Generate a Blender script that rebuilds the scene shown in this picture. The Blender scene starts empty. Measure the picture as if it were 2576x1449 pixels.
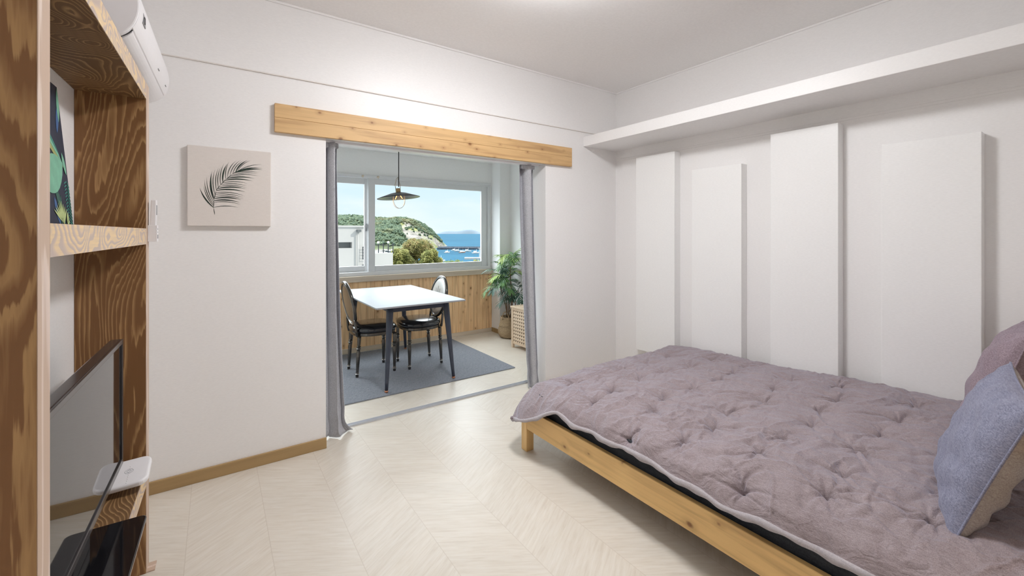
import bpy, bmesh, math, random
import numpy as np
from mathutils import Vector, Matrix, noise as mnoise
random.seed(7); np.random.seed(7)
sc = bpy.context.scene
COL = sc.collection
PI = math.pi

# ------------------------------------------------------------------ helpers
def link(o, parent=None):
    COL.objects.link(o)
    if parent is not None: o.parent = parent
    return o
def tag(o, label=None, cat=None, group=None, kind=None):
    if label: o['label'] = label
    if cat: o['category'] = cat
    if group: o['group'] = group
    if kind: o['kind'] = kind
    return o
def thing(name, label, cat, loc=(0,0,0), rotz=0, group=None, rot=None, kind=None):
    o = bpy.data.objects.new(name, None); o.empty_display_size = .1
    link(o); o.location = loc
    o.rotation_euler = rot if rot else (0,0,rotz)
    return tag(o, label, cat, group, kind)
def obj(name, bm, mat, parent=None, smooth=False, bevel=0, seg=2, solid=0, sub=0, label=None, flip=False):
    bmesh.ops.recalc_face_normals(bm, faces=bm.faces)
    me = bpy.data.meshes.new(name); bm.to_mesh(me); bm.free()
    o = bpy.data.objects.new(name, me); link(o, parent)
    mats = mat if isinstance(mat, (list, tuple)) else [mat]
    for m in mats: me.materials.append(m)
    if smooth:
        for p in me.polygons: p.use_smooth = True
    if solid:
        s = o.modifiers.new('Solid','SOLIDIFY'); s.thickness = solid; s.offset = 0
    if bevel:
        b = o.modifiers.new('Bevel','BEVEL'); b.width = bevel; b.segments = seg; b.limit_method='ANGLE'; b.angle_limit = math.radians(35)
        b.harden_normals = False
    if sub:
        s = o.modifiers.new('Sub','SUBSURF'); s.levels = sub; s.render_levels = sub
    if label: o['label'] = label
    return o
def BM(): return bmesh.new()
def box(bm, x0,x1,y0,y1,z0,z1, mi=0):
    vs=[bm.verts.new((x,y,z)) for z in (z0,z1) for y in (y0,y1) for x in (x0,x1)]
    for f in ((0,2,3,1),(4,5,7,6),(0,1,5,4),(2,6,7,3),(0,4,6,2),(1,3,7,5)):
        fa=bm.faces.new([vs[i] for i in f]); fa.material_index=mi
    return bm
def bx(*a): return box(BM(), *a)
def prism(bm, pts, axis, a0, a1, smooth=False):
    """extrude a 2D polygon along an axis: axis 'x' -> pts are (y,z); 'y' -> (x,z); 'z' -> (x,y)"""
    def mk(p,a):
        return {'x':(a,p[0],p[1]),'y':(p[0],a,p[1]),'z':(p[0],p[1],a)}[axis]
    A=[bm.verts.new(mk(p,a0)) for p in pts]; B=[bm.verts.new(mk(p,a1)) for p in pts]
    n=len(pts)
    bm.faces.new(A[::-1]); bm.faces.new(B)
    for i in range(n): bm.faces.new((A[i],A[(i+1)%n],B[(i+1)%n],B[i]))
    return bm
def lathe(bm, prof, n=24, c=(0,0,0), M=None, capA=True, capB=True):
    rings=[]
    for r,z in prof:
        ring=[]
        for i in range(n):
            a=2*PI*i/n; v=Vector((r*math.cos(a), r*math.sin(a), z))
            if M is not None: v=M@v
            ring.append(bm.verts.new((v.x+c[0],v.y+c[1],v.z+c[2])))
        rings.append(ring)
    for k in range(len(rings)-1):
        for i in range(n):
            bm.faces.new((rings[k][i],rings[k][(i+1)%n],rings[k+1][(i+1)%n],rings[k+1][i]))
    if capA: bm.faces.new(rings[0][::-1])
    if capB: bm.faces.new(rings[-1])
    return bm
def tube(bm, pts, r, n=8, closed=False, flat=1.0):
    """r: number or list; swept circle along points"""
    P=[Vector(p) for p in pts]; m=len(P)
    R=r if isinstance(r,(list,tuple)) else [r]*m
    rings=[]; up=None
    for i in range(m):
        if closed: t=(P[(i+1)%m]-P[i-1])
        else: t=P[min(i+1,m-1)]-P[max(i-1,0)]
        t.normalize()
        if up is None:
            up=Vector((0,0,1)) if abs(t.z)<.9 else Vector((1,0,0))
        s=t.cross(up)
        if s.length<1e-6: s=t.orthogonal()
        s.normalize(); u=s.cross(t).normalized(); up=u
        rings.append([bm.verts.new(P[i]+(s*math.cos(2*PI*k/n)+u*math.sin(2*PI*k/n)*flat)*R[i]) for k in range(n)])
    q=m if closed else m-1
    for i in range(q):
        a=rings[i]; b=rings[(i+1)%m]
        for k in range(n): bm.faces.new((a[k],a[(k+1)%n],b[(k+1)%n],b[k]))
    if not closed:
        bm.faces.new(rings[0][::-1]); bm.faces.new(rings[-1])
    return bm
def rrect(x0,x1,y0,y1,r,n=6):
    pts=[]
    for cx,cy,a0 in ((x1-r,y1-r,0),(x0+r,y1-r,90),(x0+r,y0+r,180),(x1-r,y0+r,270)):
        for i in range(n+1):
            a=math.radians(a0+90*i/n); pts.append((cx+r*math.cos(a),cy+r*math.sin(a)))
    return pts
def grid(bm, F, nu, nv, mi=0, closeu=False):
    V=[[bm.verts.new(F(i/nu if not closeu else i/nu, j/nv)) for j in range(nv+1)] for i in range(nu if closeu else nu+1)]
    m=len(V)
    for i in range(nu):
        for j in range(nv):
            f=bm.faces.new((V[i][j],V[(i+1)%m][j],V[(i+1)%m][j+1],V[i][j+1])); f.material_index=mi
    return V

# ------------------------------------------------------------------ materials
def srgb(r,g,b):
    f=lambda c:(c/255/12.92 if c/255<=.04045 else ((c/255+.055)/1.055)**2.4)
    return (f(r),f(g),f(b),1)
class NT:
    def __init__(s,name):
        s.m=bpy.data.materials.new(name); s.m.use_nodes=True
        s.t=s.m.node_tree; s.t.nodes.clear()
        s.out=s.n('ShaderNodeOutputMaterial')
    def n(s,t,**k):
        nd=s.t.nodes.new(t)
        for a,b in k.items(): setattr(nd,a,b)
        return nd
    def l(s,a,b): s.t.links.new(a,b)
    def math(s,op,a,b=None,c=None):
        nd=s.n('ShaderNodeMath',operation=op)
        for i,v in enumerate((a,b,c)):
            if v is None: continue
            if isinstance(v,(int,float)): nd.inputs[i].default_value=v
            else: s.l(v,nd.inputs[i])
        return nd.outputs[0]
    def coord(s,scale=(1,1,1),kind='Object',loc=(0,0,0),rot=(0,0,0)):
        tc=s.n('ShaderNodeTexCoord'); mp=s.n('ShaderNodeMapping')
        mp.inputs['Scale'].default_value=scale; mp.inputs['Location'].default_value=loc; mp.inputs['Rotation'].default_value=rot
        s.l(tc.outputs[kind],mp.inputs['Vector']); return mp.outputs[0]
    def noise(s,vec,scale=5,detail=3,rough=.5,dist=0,out='Fac'):
        nd=s.n('ShaderNodeTexNoise'); nd.inputs['Scale'].default_value=scale; nd.inputs['Detail'].default_value=detail
        nd.inputs['Roughness'].default_value=rough; nd.inputs['Distortion'].default_value=dist
        if vec is not None: s.l(vec,nd.inputs['Vector'])
        return nd.outputs[out]
    def ramp(s,fac,stops,interp='LINEAR'):
        nd=s.n('ShaderNodeValToRGB'); cr=nd.color_ramp; cr.interpolation=interp
        while len(cr.elements)<len(stops): cr.elements.new(.5)
        for e,(p,c) in zip(cr.elements,stops): e.position=p; e.color=c
        s.l(fac,nd.inputs[0]); return nd.outputs[0]
    def mix(s,fac,a,b,mode='MIX'):
        nd=s.n('ShaderNodeMix',data_type='RGBA',blend_type=mode)
        for v,i in ((fac,0),(a,6),(b,7)):
            if isinstance(v,(int,float)): nd.inputs[i].default_value=v
            elif isinstance(v,tuple): nd.inputs[i].default_value=v
            else: s.l(v,nd.inputs[i])
        return nd.outputs[2]
    def bump(s,h,strength=.3,dist=.01,normal=None):
        nd=s.n('ShaderNodeBump'); nd.inputs['Strength'].default_value=strength; nd.inputs['Distance'].default_value=dist
        s.l(h,nd.inputs['Height'])
        if normal is not None: s.l(normal,nd.inputs['Normal'])
        return nd.outputs[0]
    def bsdf(s,color=None,rough=.5,metal=0,spec=.5,normal=None,coat=0,sheen=0,sheen_tint=None,trans=0,emit=None,estr=0,alpha=None,sss=0):
        b=s.n('ShaderNodeBsdfPrincipled')
        def st(k,v):
            if v is None: return
            if hasattr(v,'links') or hasattr(v,'is_linked'): s.l(v,b.inputs[k])
            else: b.inputs[k].default_value=v
        st('Base Color',color); st('Roughness',rough); st('Metallic',metal); st('Specular IOR Level',spec)
        if normal is not None: s.l(normal,b.inputs['Normal'])
        st('Coat Weight',coat); st('Sheen Weight',sheen); st('Transmission Weight',trans)
        if coat: b.inputs['Coat Roughness'].default_value=.06
        if sheen: b.inputs['Sheen Roughness'].default_value=.45
        if sheen_tint: b.inputs['Sheen Tint'].default_value=sheen_tint
        if emit: st('Emission Color',emit); st('Emission Strength',estr)
        if sss: st('Subsurface Weight',sss)
        s.l(b.outputs[0],s.out.inputs[0]); s.b=b
        return s.m
def plain(name,c,rough=.5,metal=0,spec=.5,coat=0,noise_amt=.04,nscale=30,bump=0,**k):
    t=NT(name); v=t.coord()
    nf=t.noise(v,nscale,3)
    lo=tuple(max(0,x*(1-noise_amt)) for x in c[:3])+(1,); hi=tuple(min(1,x*(1+noise_amt)) for x in c[:3])+(1,)
    col=t.ramp(nf,[(.3,lo),(.7,hi)])
    nm=t.bump(nf,bump,.002) if bump else None
    return t.bsdf(col,rough,metal,spec,nm,coat,**k)

def wallpaper(name,c,rough=.42,spec=.35):
    t=NT(name); v=t.coord((1,1,1),'Object')
    v2=t.coord((60,60,260),'Object'); n1=t.noise(v2,1.0,2)
    v3=t.coord((1,1,1)); n2=t.noise(v3,1.3,2)
    lo=tuple(x*.975 for x in c[:3])+(1,); hi=tuple(min(1,x*1.015) for x in c[:3])+(1,)
    col=t.ramp(n1,[(.3,lo),(.7,hi)])
    return t.bsdf(col,rough,0,spec,t.bump(n1,.10,.002))
M={}
M['wall']=wallpaper('wallpaper_white',(.86,.85,.845,1))
M['ceil']=wallpaper('ceiling_paper',(.88,.865,.86,1),.6,.2)
M['balc']=wallpaper('balcony_paint',(.87,.87,.865,1),.5,.3)
M['panel']=wallpaper('panel_white',(.90,.90,.895,1),.35,.4)
M['seam']=plain('seam_paper',(.74,.70,.66,1),.6)
M['whiteplastic']=plain('white_plastic',(.82,.81,.83,1),.32,spec=.5,noise_amt=.01)
M['frame_white']=plain('window_upvc',(.70,.71,.72,1),.35,noise_amt=.01)
M['greyslot']=plain('grey_slot',(.25,.25,.26,1),.5)
M['dark']=plain('dark_gap',(.02,.02,.022,1),.6)

def chevron():
    t=NT('chevron_laminate')
    tc=t.n('ShaderNodeTexCoord'); sep=t.n('ShaderNodeSeparateXYZ'); t.l(tc.outputs['Object'],sep.inputs[0])
    x,y=sep.outputs[0],sep.outputs[1]
    w=.299
    xs=t.math('DIVIDE',t.math('SUBTRACT',x,.197-w*20),w)
    i=t.math('FLOOR',xs); fr=t.math('SUBTRACT',xs,i)
    par=t.math('MODULO',i,2.0)                       # 0 / 1
    sgn=t.math('SUBTRACT',t.math('MULTIPLY',par,2.0),1.0)
    # i=20 is column right of x=.197 -> sign -1 (v = y + k x)
    off=t.math('MULTIPLY',t.math('SUBTRACT',fr,.5),t.math('MULTIPLY',sgn,-.62*w))
    v=t.math('ADD',y,off)
    vp=t.math('DIVIDE',t.math('ADD',v,20.0),.105); pi_=t.math('FLOOR',vp); pf=t.math('SUBTRACT',vp,pi_)
    cmb=t.n('ShaderNodeCombineXYZ'); t.l(i,cmb.inputs[0]); t.l(pi_,cmb.inputs[1])
    wn=t.n('ShaderNodeTexWhiteNoise',noise_dimensions='2D'); t.l(cmb.outputs[0],wn.inputs['Vector'])
    g=t.n('ShaderNodeCombineXYZ'); t.l(t.math('MULTIPLY',fr,1.3),g.inputs[0]); t.l(t.math('MULTIPLY',v,30.0),g.inputs[1]); t.l(t.math('ADD',t.math('MULTIPLY',wn.outputs[0],9.0),i),g.inputs[2])
    gn=t.noise(g.outputs[0],2.2,5,.6,.3)
    col=t.ramp(gn,[(.25,(.64,.575,.485,1)),(.5,(.71,.655,.57,1)),(.75,(.76,.715,.645,1))])
    tone=t.ramp(wn.outputs[0],[(0,(.965,.965,.965,1)),(1,(1.0,1.0,1.0,1))])
    col=t.mix(1.0,col,tone,'MULTIPLY')
    e1=t.math('LESS_THAN',t.math('MULTIPLY',fr,t.math('SUBTRACT',1.0,fr)),.0055)
    e2=t.math('LESS_THAN',t.math('MULTIPLY',pf,t.math('SUBTRACT',1.0,pf)),.012)
    e=t.math('MAXIMUM',t.math('MULTIPLY',e1,.5),t.math('MULTIPLY',e2,.14))
    col=t.mix(e,col,(.55,.48,.40,1))
    nm=t.bump(t.math('SUBTRACT',1.0,e),.12,.001)
    ro=t.math('ADD',t.math('MULTIPLY',gn,.12),.33)
    return t.bsdf(col,ro,0,.5,nm)
M['floor']=chevron()

def plywood(name,grain='z',light=(.46,.27,.115,1),dark=(.185,.083,.030,1),freq=9,seed=0,rough=.5,scale=1.0,mid=None,stretch=.4,jag=.35,thick=.05):
    t=NT(name)
    sc_=[1.0*scale]*3; sc_['xyz'.index(grain)]=stretch*scale
    v=t.coord(tuple(sc_),loc=(seed*3.1,seed*1.7,seed*2.3))
    n=t.noise(v,4.2,1.6,.45,.5)
    fs=[75.0*scale**.5]*3; fs['xyz'.index(grain)]=4.0
    fib=t.noise(t.coord(tuple(fs)),1.6,3)
    q=t.math('ADD',t.math('MULTIPLY',n,freq*1.7),t.math('MULTIPLY',fib,jag))
    ph=t.math('FRACT',q)
    mid=mid or tuple((a*.45+b*.55) for a,b in zip(light,dark))
    col=t.ramp(ph,[(0,light),(thick,light),(thick+.14,mid),(thick+.34,dark),(.90,dark),(1.0,light)])
    pat=t.noise(t.coord((1,1,1),loc=(seed,0,0)),3.0,3)
    col=t.mix(t.math('MULTIPLY',pat,.35),col,mid)
    col=t.mix(t.ramp(fib,[(.35,(.35,.35,.35,1)),(.6,(0,0,0,1))]),col,dark)
    vo=t.n('ShaderNodeTexVoronoi'); vo.inputs['Scale'].default_value=2.3; t.l(t.coord((1,1,.8),loc=(seed*1.3+.4,.2,.1)),vo.inputs['Vector'])
    k=t.math('LESS_THAN',vo.outputs['Distance'],.04)
    col=t.mix(t.math('MULTIPLY',k,.8),col,(.03,.015,.01,1))
    return t.bsdf(col,rough,0,.35,t.bump(ph,.10,.001))
M['ply_v']=plywood('stained_plywood_upright','z',seed=1,freq=8,stretch=.33,light=(.46,.275,.115,1),dark=(.205,.092,.033,1),thick=.22,jag=1.0)
M['ply_v2']=plywood('stained_plywood_far','z',seed=4,freq=24,stretch=.22,jag=1.0)
M['ply_s']=plywood('stained_plywood_shelf','y',seed=2,freq=32,light=(.42,.26,.12,1),dark=(.14,.07,.028,1),stretch=.45)
M['ply_e']=plywood('pale_plywood_edge','y',light=(.78,.58,.31,1),dark=(.48,.39,.35,1),mid=(.62,.48,.36,1),freq=8,seed=3,scale=1.7,stretch=.6,jag=.25,thick=.32)
M['ply_ev']=plywood('worn_edge','z',light=(.74,.62,.54,1),dark=(.52,.38,.28,1),mid=(.68,.56,.50,1),freq=3,seed=5,scale=2.5,stretch=.12,jag=.6)

def pine(name,base,dark,grain='x',knot=2.0,rough=.45,knotr=.055,thin=None):
    t=NT(name)
    s3=[16.0]*3; s3['xyz'.index(grain)]=1.0
    n=t.noise(t.coord(tuple(s3)),1.5,4,.55,.6)
    col=t.ramp(n,[(.3,tuple(a*.55+b*.45 for a,b in zip(base,dark))),(.55,base),(.8,tuple(min(1,a*1.06) for a in base[:3])+(1,))])
    vo=t.n('ShaderNodeTexVoronoi',voronoi_dimensions='2D'); vo.inputs['Scale'].default_value=knot
    sx=t.n('ShaderNodeSeparateXYZ'); t.l(t.coord(),sx.inputs[0]); cx=t.n('ShaderNodeCombineXYZ')
    g_='xyz'.index(grain); o_=[k for k in range(3) if k!=g_ and 'xyz'[k]!=(thin or 'y' if grain!='y' else (thin or 'x'))][0]
    t.l(t.math('MULTIPLY',sx.outputs[g_],.7),cx.inputs[0]); t.l(sx.outputs[o_],cx.inputs[1]); t.l(cx.outputs[0],vo.inputs['Vector'])
    d=t.math('ADD',vo.outputs['Distance'],t.math('MULTIPLY',t.noise(t.coord(),20,2),.04))
    gate=t.n('ShaderNodeSeparateXYZ'); t.l(vo.outputs['Color'],gate.inputs[0])
    d=t.math('ADD',d,t.math('MULTIPLY',gate.outputs[0],knotr*1.2))
    kf=t.ramp(d,[(0,(1,1,1,1)),(knotr*.9,(1,1,1,1)),(knotr*1.6,(.25,.25,.25,1)),(knotr*3.2,(0,0,0,1))])
    col=t.mix(kf,col,dark)
    return t.bsdf(col,rough,0,.4,t.bump(n,.06,.001))
M['pine_plank']=pine('oiled_pine_plank',(.66,.43,.205,1),(.26,.12,.045,1),'x',9.0,.5,knotr=.085,thin='y')
M['pine_bed']=pine('pine_bed_rail',(.78,.51,.21,1),(.24,.11,.04,1),'y',6.0,.4,knotr=.07,thin='x')
M['pine_bedz']=pine('pine_bed_post',(.80,.53,.23,1),(.34,.17,.06,1),'z',3,.4,knotr=.02)
M['pine_wains']=pine('pine_boarding',(.88,.60,.33,1),(.30,.13,.05,1),'z',7,.45,knotr=.075,thin='y')
M['oak_base']=pine('oak_baseboard',(.40,.27,.125,1),(.27,.17,.075,1),'x',.5,.5,knotr=.0)
M['sill']=pine('pale_sill',(.62,.53,.42,1),(.48,.38,.28,1),'x',.5,.4,knotr=.0)
M['birch']=pine('birch_slats',(.72,.57,.42,1),(.55,.40,.26,1),'y',.5,.5,knotr=.0)

def fabric(name,c1,c2,scale=420,rough=.85,sheen=.3,tint=(.8,.8,1,1),bump=.25,dirs=True,coarse=0.12,crinkle=0):
    t=NT(name)
    a=t.noise(t.coord((scale,scale*.12,scale)),1,2); b=t.noise(t.coord((scale*.12,scale,scale)),1,2)
    f=t.math('MULTIPLY',t.math('ADD',a,b),.5)
    big=t.noise(t.coord(),9,3)
    f2=t.math('ADD',t.math('MULTIPLY',f,1-coarse),t.math('MULTIPLY',big,coarse))
    col=t.ramp(f2,[(.36,c1),(.64,c2)])
    nm=t.bump(f,bump,.001)
    if crinkle:
        w=t.noise(t.coord((1,.55,1)),13,4,.55,1.6)
        rg_=t.math('ABSOLUTE',t.math('SUBTRACT',w,.5))
        nm=t.bump(rg_,crinkle,.03,nm)
    return t.bsdf(col,rough,0,.3,nm,sheen=sheen,sheen_tint=tint)
M['duvet']=fabric('mauve_quilt_fabric',(.215,.17,.178,1),(.38,.315,.325,1),520,.72,.45,(.75,.78,1,1),crinkle=.5)
M['duvet_hem']=fabric('pale_hem',(.36,.33,.35,1),(.50,.46,.48,1),300,.8,.2)
M['pillow_front']=fabric('daylight_tinted_linen',(.145,.15,.215,1),(.30,.31,.41,1),300,.8,.25,crinkle=.2)  # blue tint puts cool window daylight into the front cover's colour
M['pillow_back']=fabric('taupe_linen',(.28,.245,.225,1),(.44,.40,.37,1),300,.8,.15)
M['pillow_mauve']=fabric('mauve_linen',(.19,.14,.165,1),(.37,.29,.33,1),300,.8,.2)
M['curtain']=fabric('grey_curtain',(.33,.335,.36,1),(.56,.565,.595,1),300,.7,.25)
M['rug']=fabric('charcoal_rug',(.13,.142,.165,1),(.29,.31,.345,1),300,.95,.1,bump=.8,coarse=.05)
M['mattress']=fabric('dark_mattress',(.03,.034,.042,1),(.06,.065,.075,1),200,.9,.1)
M['canvas']=fabric('cream_canvas',(.70,.65,.61,1),(.76,.71,.67,1),300,.85,0,bump=.1)
M['print']=plain('dark_green_print',(.018,.032,.024,1),.8,noise_amt=.5,nscale=9)
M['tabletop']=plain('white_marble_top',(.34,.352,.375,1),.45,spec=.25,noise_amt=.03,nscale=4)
M['navy']=plain('navy_metal',(.035,.042,.065,1),.35,spec=.5,noise_amt=.1)
M['copper']=plain('copper_tip',(.55,.24,.13,1),.4,.6)
M['leather']=plain('black_leather',(.012,.012,.016,1),.2,spec=.6,bump=.15,nscale=60,coat=.4)
M['chairframe']=plain('smoked_lacquer',(.10,.092,.085,1),.2,.75,noise_amt=.25,nscale=20)
M['silver']=plain('silver_ring',(.62,.61,.60,1),.25,.9)
M['chairpad']=plain('silver_vinyl',(.78,.76,.72,1),.2,.35,noise_amt=.03)
M['chairrear']=plain('smoked_rear_pad',(.20,.165,.13,1),.25,.6,noise_amt=.05)
M['motif']=plain('engraved_motif',(.10,.10,.11,1),.5)
M['alu']=plain('aluminium_track',(.62,.64,.68,1),.4,.5)
M['shade']=plain('dark_shade',(.05,.055,.07,1),.35,.5)
M['brass']=plain('aged_brass',(.42,.30,.16,1),.35,.8)
M['cage']=plain('pale_brass_wire',(.48,.42,.33,1),.35,.7)
M['cord']=plain('black_cord',(.03,.03,.032,1),.6)
def tvglass():
    t=NT('glossy_screen'); return t.bsdf((.012,.012,.014,1),.03,0,.75)
M['screen']=tvglass()
M['piano']=plain('piano_black',(.008,.008,.010,1),.06,spec=.6,noise_amt=0)
M['bezel']=plain('dark_bezel',(.035,.03,.032,1),.18,spec=.6)
M['basket']=None
def seagrass():
    t=NT('woven_seagrass')
    v=t.coord((1,1,1)); w=t.n('ShaderNodeTexWave',wave_type='BANDS',bands_direction='Z'); w.inputs['Scale'].default_value=30; w.inputs['Distortion'].default_value=1.5; t.l(v,w.inputs['Vector'])
    n=t.noise(t.coord((40,40,90)),1,3)
    f=t.math('ADD',t.math('MULTIPLY',w.outputs['Fac'],.5),t.math('MULTIPLY',n,.5))
    col=t.ramp(f,[(.2,(.20,.14,.08,1)),(.8,(.55,.42,.27,1))])
    return t.bsdf(col,.8,0,.2,t.bump(f,.6,.004))
M['basket']=seagrass()
def leafm(name,c1,c2):
    t=NT(name); n=t.noise(t.coord(),14,2); col=t.ramp(n,[(.35,c1),(.65,c2)])
    return t.bsdf(col,.42,0,.45)
M['leaf']=leafm('palm_leaf',(.045,.12,.05,1),(.16,.32,.10,1))
M['leaf_light']=leafm('young_palm_leaf',(.25,.42,.08,1),(.48,.62,.18,1))
M['leaf_dark']=leafm('dark_palm_leaf',(.035,.085,.06,1),(.09,.18,.13,1))
M['cane']=plain('brown_cane',(.20,.13,.075,1),.7,noise_amt=.3,nscale=40)
M['soil']=plain('dark_soil',(.03,.022,.016,1),.9,noise_amt=.4)
def glass():
    t=NT('window_glass'); tr=t.n('ShaderNodeBsdfTransparent'); tr.inputs[0].default_value=(.97,.985,.985,1)
    gl=t.n('ShaderNodeBsdfGlossy'); gl.inputs['Roughness'].default_value=.02
    fr=t.n('ShaderNodeFresnel'); fr.inputs[0].default_value=1.3; mx=t.n('ShaderNodeMixShader')
    t.l(t.math('MULTIPLY',fr.outputs[0],.12),mx.inputs[0]); t.l(tr.outputs[0],mx.inputs[1]); t.l(gl.outputs[0],mx.inputs[2]); t.l(mx.outputs[0],t.out.inputs[0]); return t.m
M['glass']=glass()
def emis(name,c,s):
    t=NT(name); e=t.n('ShaderNodeEmission'); e.inputs[0].default_value=c; e.inputs[1].default_value=s; t.l(e.outputs[0],t.out.inputs[0]); return t.m
M['lampglow']=emis('ceiling_lamp_diffuser',(.985,.985,1.0,1),74.0)
M['filament']=emis('bulb_filament',(1,.42,.12,1),4)

# ------------------------------------------------------------------ camera
cam=bpy.data.cameras.new('camera'); co=bpy.data.objects.new('camera',cam); link(co)
co.location=(0,0,1.35); co.rotation_euler=(PI/2,0,-math.radians(34.75))
cam.sensor_width=36; cam.lens=36*1076.7/2576; cam.shift_y=-(724.5-586)/2576; cam.clip_start=.05; cam.clip_end=60000
sc.camera=co

# ------------------------------------------------------------------ room shell
def struct(name,bm,mat,parent=None,**k):
    o=obj(name,bm,mat,parent,**k)
    if parent is None: o['kind']='structure'
    return o
YB=2.88; YB2=3.08; XR=3.242; ZC=2.72
struct('floor',bx(-.75,3.45,-.9,5.2,-.12,0),M['floor'])
struct('ceiling',bx(-.75,3.45,-1.0,2.98,ZC,ZC+.15),M['ceil'])
struct('ceiling_balcony',bx(-.75,3.6,2.98,5.2,2.305,2.5),M['balc'])
# partition wall with the wide opening
b=BM(); box(b,-.75,.573,YB,YB2,0,1.95); box(b,2.352,3.45,YB,YB2,0,1.95); box(b,-.75,3.45,YB,YB2,1.95,2.285)
box(b,-.75,3.45,YB-.007,YB2,2.2865,ZC)
struct('wall_north',b,M['wall'])
struct('trim_2',bx(-.45,3.1,YB-.009,YB+.002,2.281,2.2865),M['seam'])
# east wall + the shallow board panel on it
struct('wall_east',bx(XR,XR+.15,-.95,YB,0,ZC),M['wall'])
b=BM(); box(b,XR-.010,XR+.001,-.95,2.79,0,2.052); box(b,XR-.005,XR+.001,-.95,2.812,0,2.070)
struct('trim_3',b,M['wall'],bevel=.002)
struct('trim_4',bx(2.80,XR+.001,-.95,YB-.001,2.149,2.238),M['wall'],bevel=.003)   # boxed ledge
# cornice beads at the ceiling
struct('trim_5',bx(-.4,XR,YB-.019,YB-.006,ZC-.013,ZC+.001),M['ceil'],bevel=.004)
struct('trim_6',bx(XR-.012,XR+.001,-.95,YB,ZC-.013,ZC+.001),M['ceil'],bevel=.004)
struct('wall_south',bx(-.75,3.45,-1.05,-.9,0,ZC),M['wall'])
# west side frame, turned by 1.2 degrees
WA=math.radians(1.2); WO=Vector((-.224,2.22,0))
def LF(x,y,z=0):
    return (WO.x+x*math.cos(WA)+y*math.sin(WA), WO.y-x*math.sin(WA)+y*math.cos(WA), z)
w=struct('wall_west',bx(-.33,-.205,-3.3,.665,0,ZC+.05),M['wall']); w.location=LF(0,0); w.rotation_euler=(0,0,-WA)
# balcony
YW=5.02
b=BM(); box(b,-.75,3.6,YW,YW+.16,0,.856); box(b,-.75,3.6,YW,YW+.16,2.024,2.305); box(b,3.112,3.6,YW,YW+.16,.856,2.024); box(b,-.75,-.25,YW,YW+.16,.856,2.024)
struct('wall_balcony_north',b,M['balc'])
b=BM(); box(b,3.30,3.6,YB2,YW,0,2.305); box(b,3.132,3.30,4.80,YW,0,2.305)
struct('wall_balcony_east',b,M['balc'])
struct('wall_balcony_west',bx(-.75,-.40,YB2,YW,0,2.305),M['balc'])
# baseboards
struct('baseboard_north',bx(-.41,.575,YB-.013,YB,0,.066),M['oak_base'],bevel=.002)
struct('baseboard_north_right',bx(2.35,XR-.01,YB-.013,YB,0,.066),M['oak_base'],bevel=.002)
b=BM(); box(b,3.118,3.133,4.788,YW-.03,0,.055); box(b,3.118,3.30,4.788,4.801,0,.055)
struct('baseboard_pillar',b,M['oak_base'],bevel=.002)
b=BM(); box(b,-.2,3.118,YW-.036,YW-.02,0,.05)
struct('baseboard_balcony',b,M['sill'],bevel=.002)
# pine boarding under the window: each board a groove-edged strip inside one lining
b=BM(); x=-.40
while x<3.13:
    x1=min(x+.0915,3.131); box(b,x+.0015,x1-.0015,YW-.02,YW,.0,.80); x=x1
box(b,-.40,3.131,YW-.013,YW,0,.80)
struct('trim_7',b,M['pine_wains'],bevel=.0035)
struct('trim_8',bx(-.40,3.131,YW-.05,YW+.01,.792,.857),M['sill'],bevel=.004)   # sill board
# threshold track
b=BM(); box(b,.575,2.352,3.086,3.126,0,.005)
for k in range(3): box(b,.575,2.352,3.087+k*.0175,3.090+k*.0175,.005,.012)
struct('trim_9',b,M['alu'],bevel=.001)

# window: frame, two sashes, panes
win=thing('window_1',None,None,(0,0,0)); win['kind']='structure'
b=BM(); fy0,fy1=YW-.012,YW+.12
box(b,-.25,3.112,fy0,fy1,.856,.90); box(b,-.25,3.112,fy0,fy1,1.985,2.024)
box(b,3.075,3.112,fy0,fy1,.90,1.985); box(b,-.25,-.21,fy0,fy1,.90,1.985)
obj('window_frame',b,M['frame_white'],win,bevel=.003)
b=BM(); box(b,-.25,3.112,fy0-.012,fy0,1.998,2.022); obj('window_head_rail',b,M['frame_white'],win,bevel=.003)
def sash(x0,x1,y0,y1,rl,rr):
    b=BM(); z0,z1=.892,1.99
    box(b,x0,x0+rl,y0,y1,z0,z1); box(b,x1-rr,x1,y0,y1,z0,z1)
    box(b,x0+rl,x1-rr,y0,y1,z0,.965); box(b,x0+rl,x1-rr,y0,y1,1.918,z1)
    s=obj('sash',b,M['frame_white'],win,bevel=.003)
    obj('pane',bx(x0+rl-.004,x1-rr+.004,(y0+y1)/2-.002,(y0+y1)/2+.002,.961,1.922),M['glass'],s)
    return s
sash(1.462,3.078,YW+.012,YW+.045,.078,.094)
s2=sash(-.22,1.475,YW+.055,YW+.09,.07,.045)
b=BM(); box(b,1.442,1.456,YW+.035,YW+.058,1.37,1.45); box(b,1.440,1.452,YW+.02,YW+.04,1.40,1.46)
obj('sash_handle',b,M['greyslot'],s2,bevel=.003)

# hooks above the window
for i,x in enumerate((1.385,1.56)):
    b=BM(); lathe(b,[(.012,0),(.012,.006),(.006,.01),(.006,.024),(.010,.028),(.010,.034),(.004,.036)],12,M=Matrix.Rotation(PI/2,4,'X'))
    tube(b,[(0,-.03,0),(0,-.034,-.014),(0,-.026,-.022),(0,-.018,-.018)],.003,6)
    o=obj('ceiling_hook' if 0 else 'screw_hook',b,M['sill'],smooth=True); o.location=(x,YW-.02,2.002)
    tag(o,['small beige hook over the narrow left window pane','small beige hook over the wide pane, left of the pendant cord'][i],'hook','blind hooks above the window')

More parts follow.
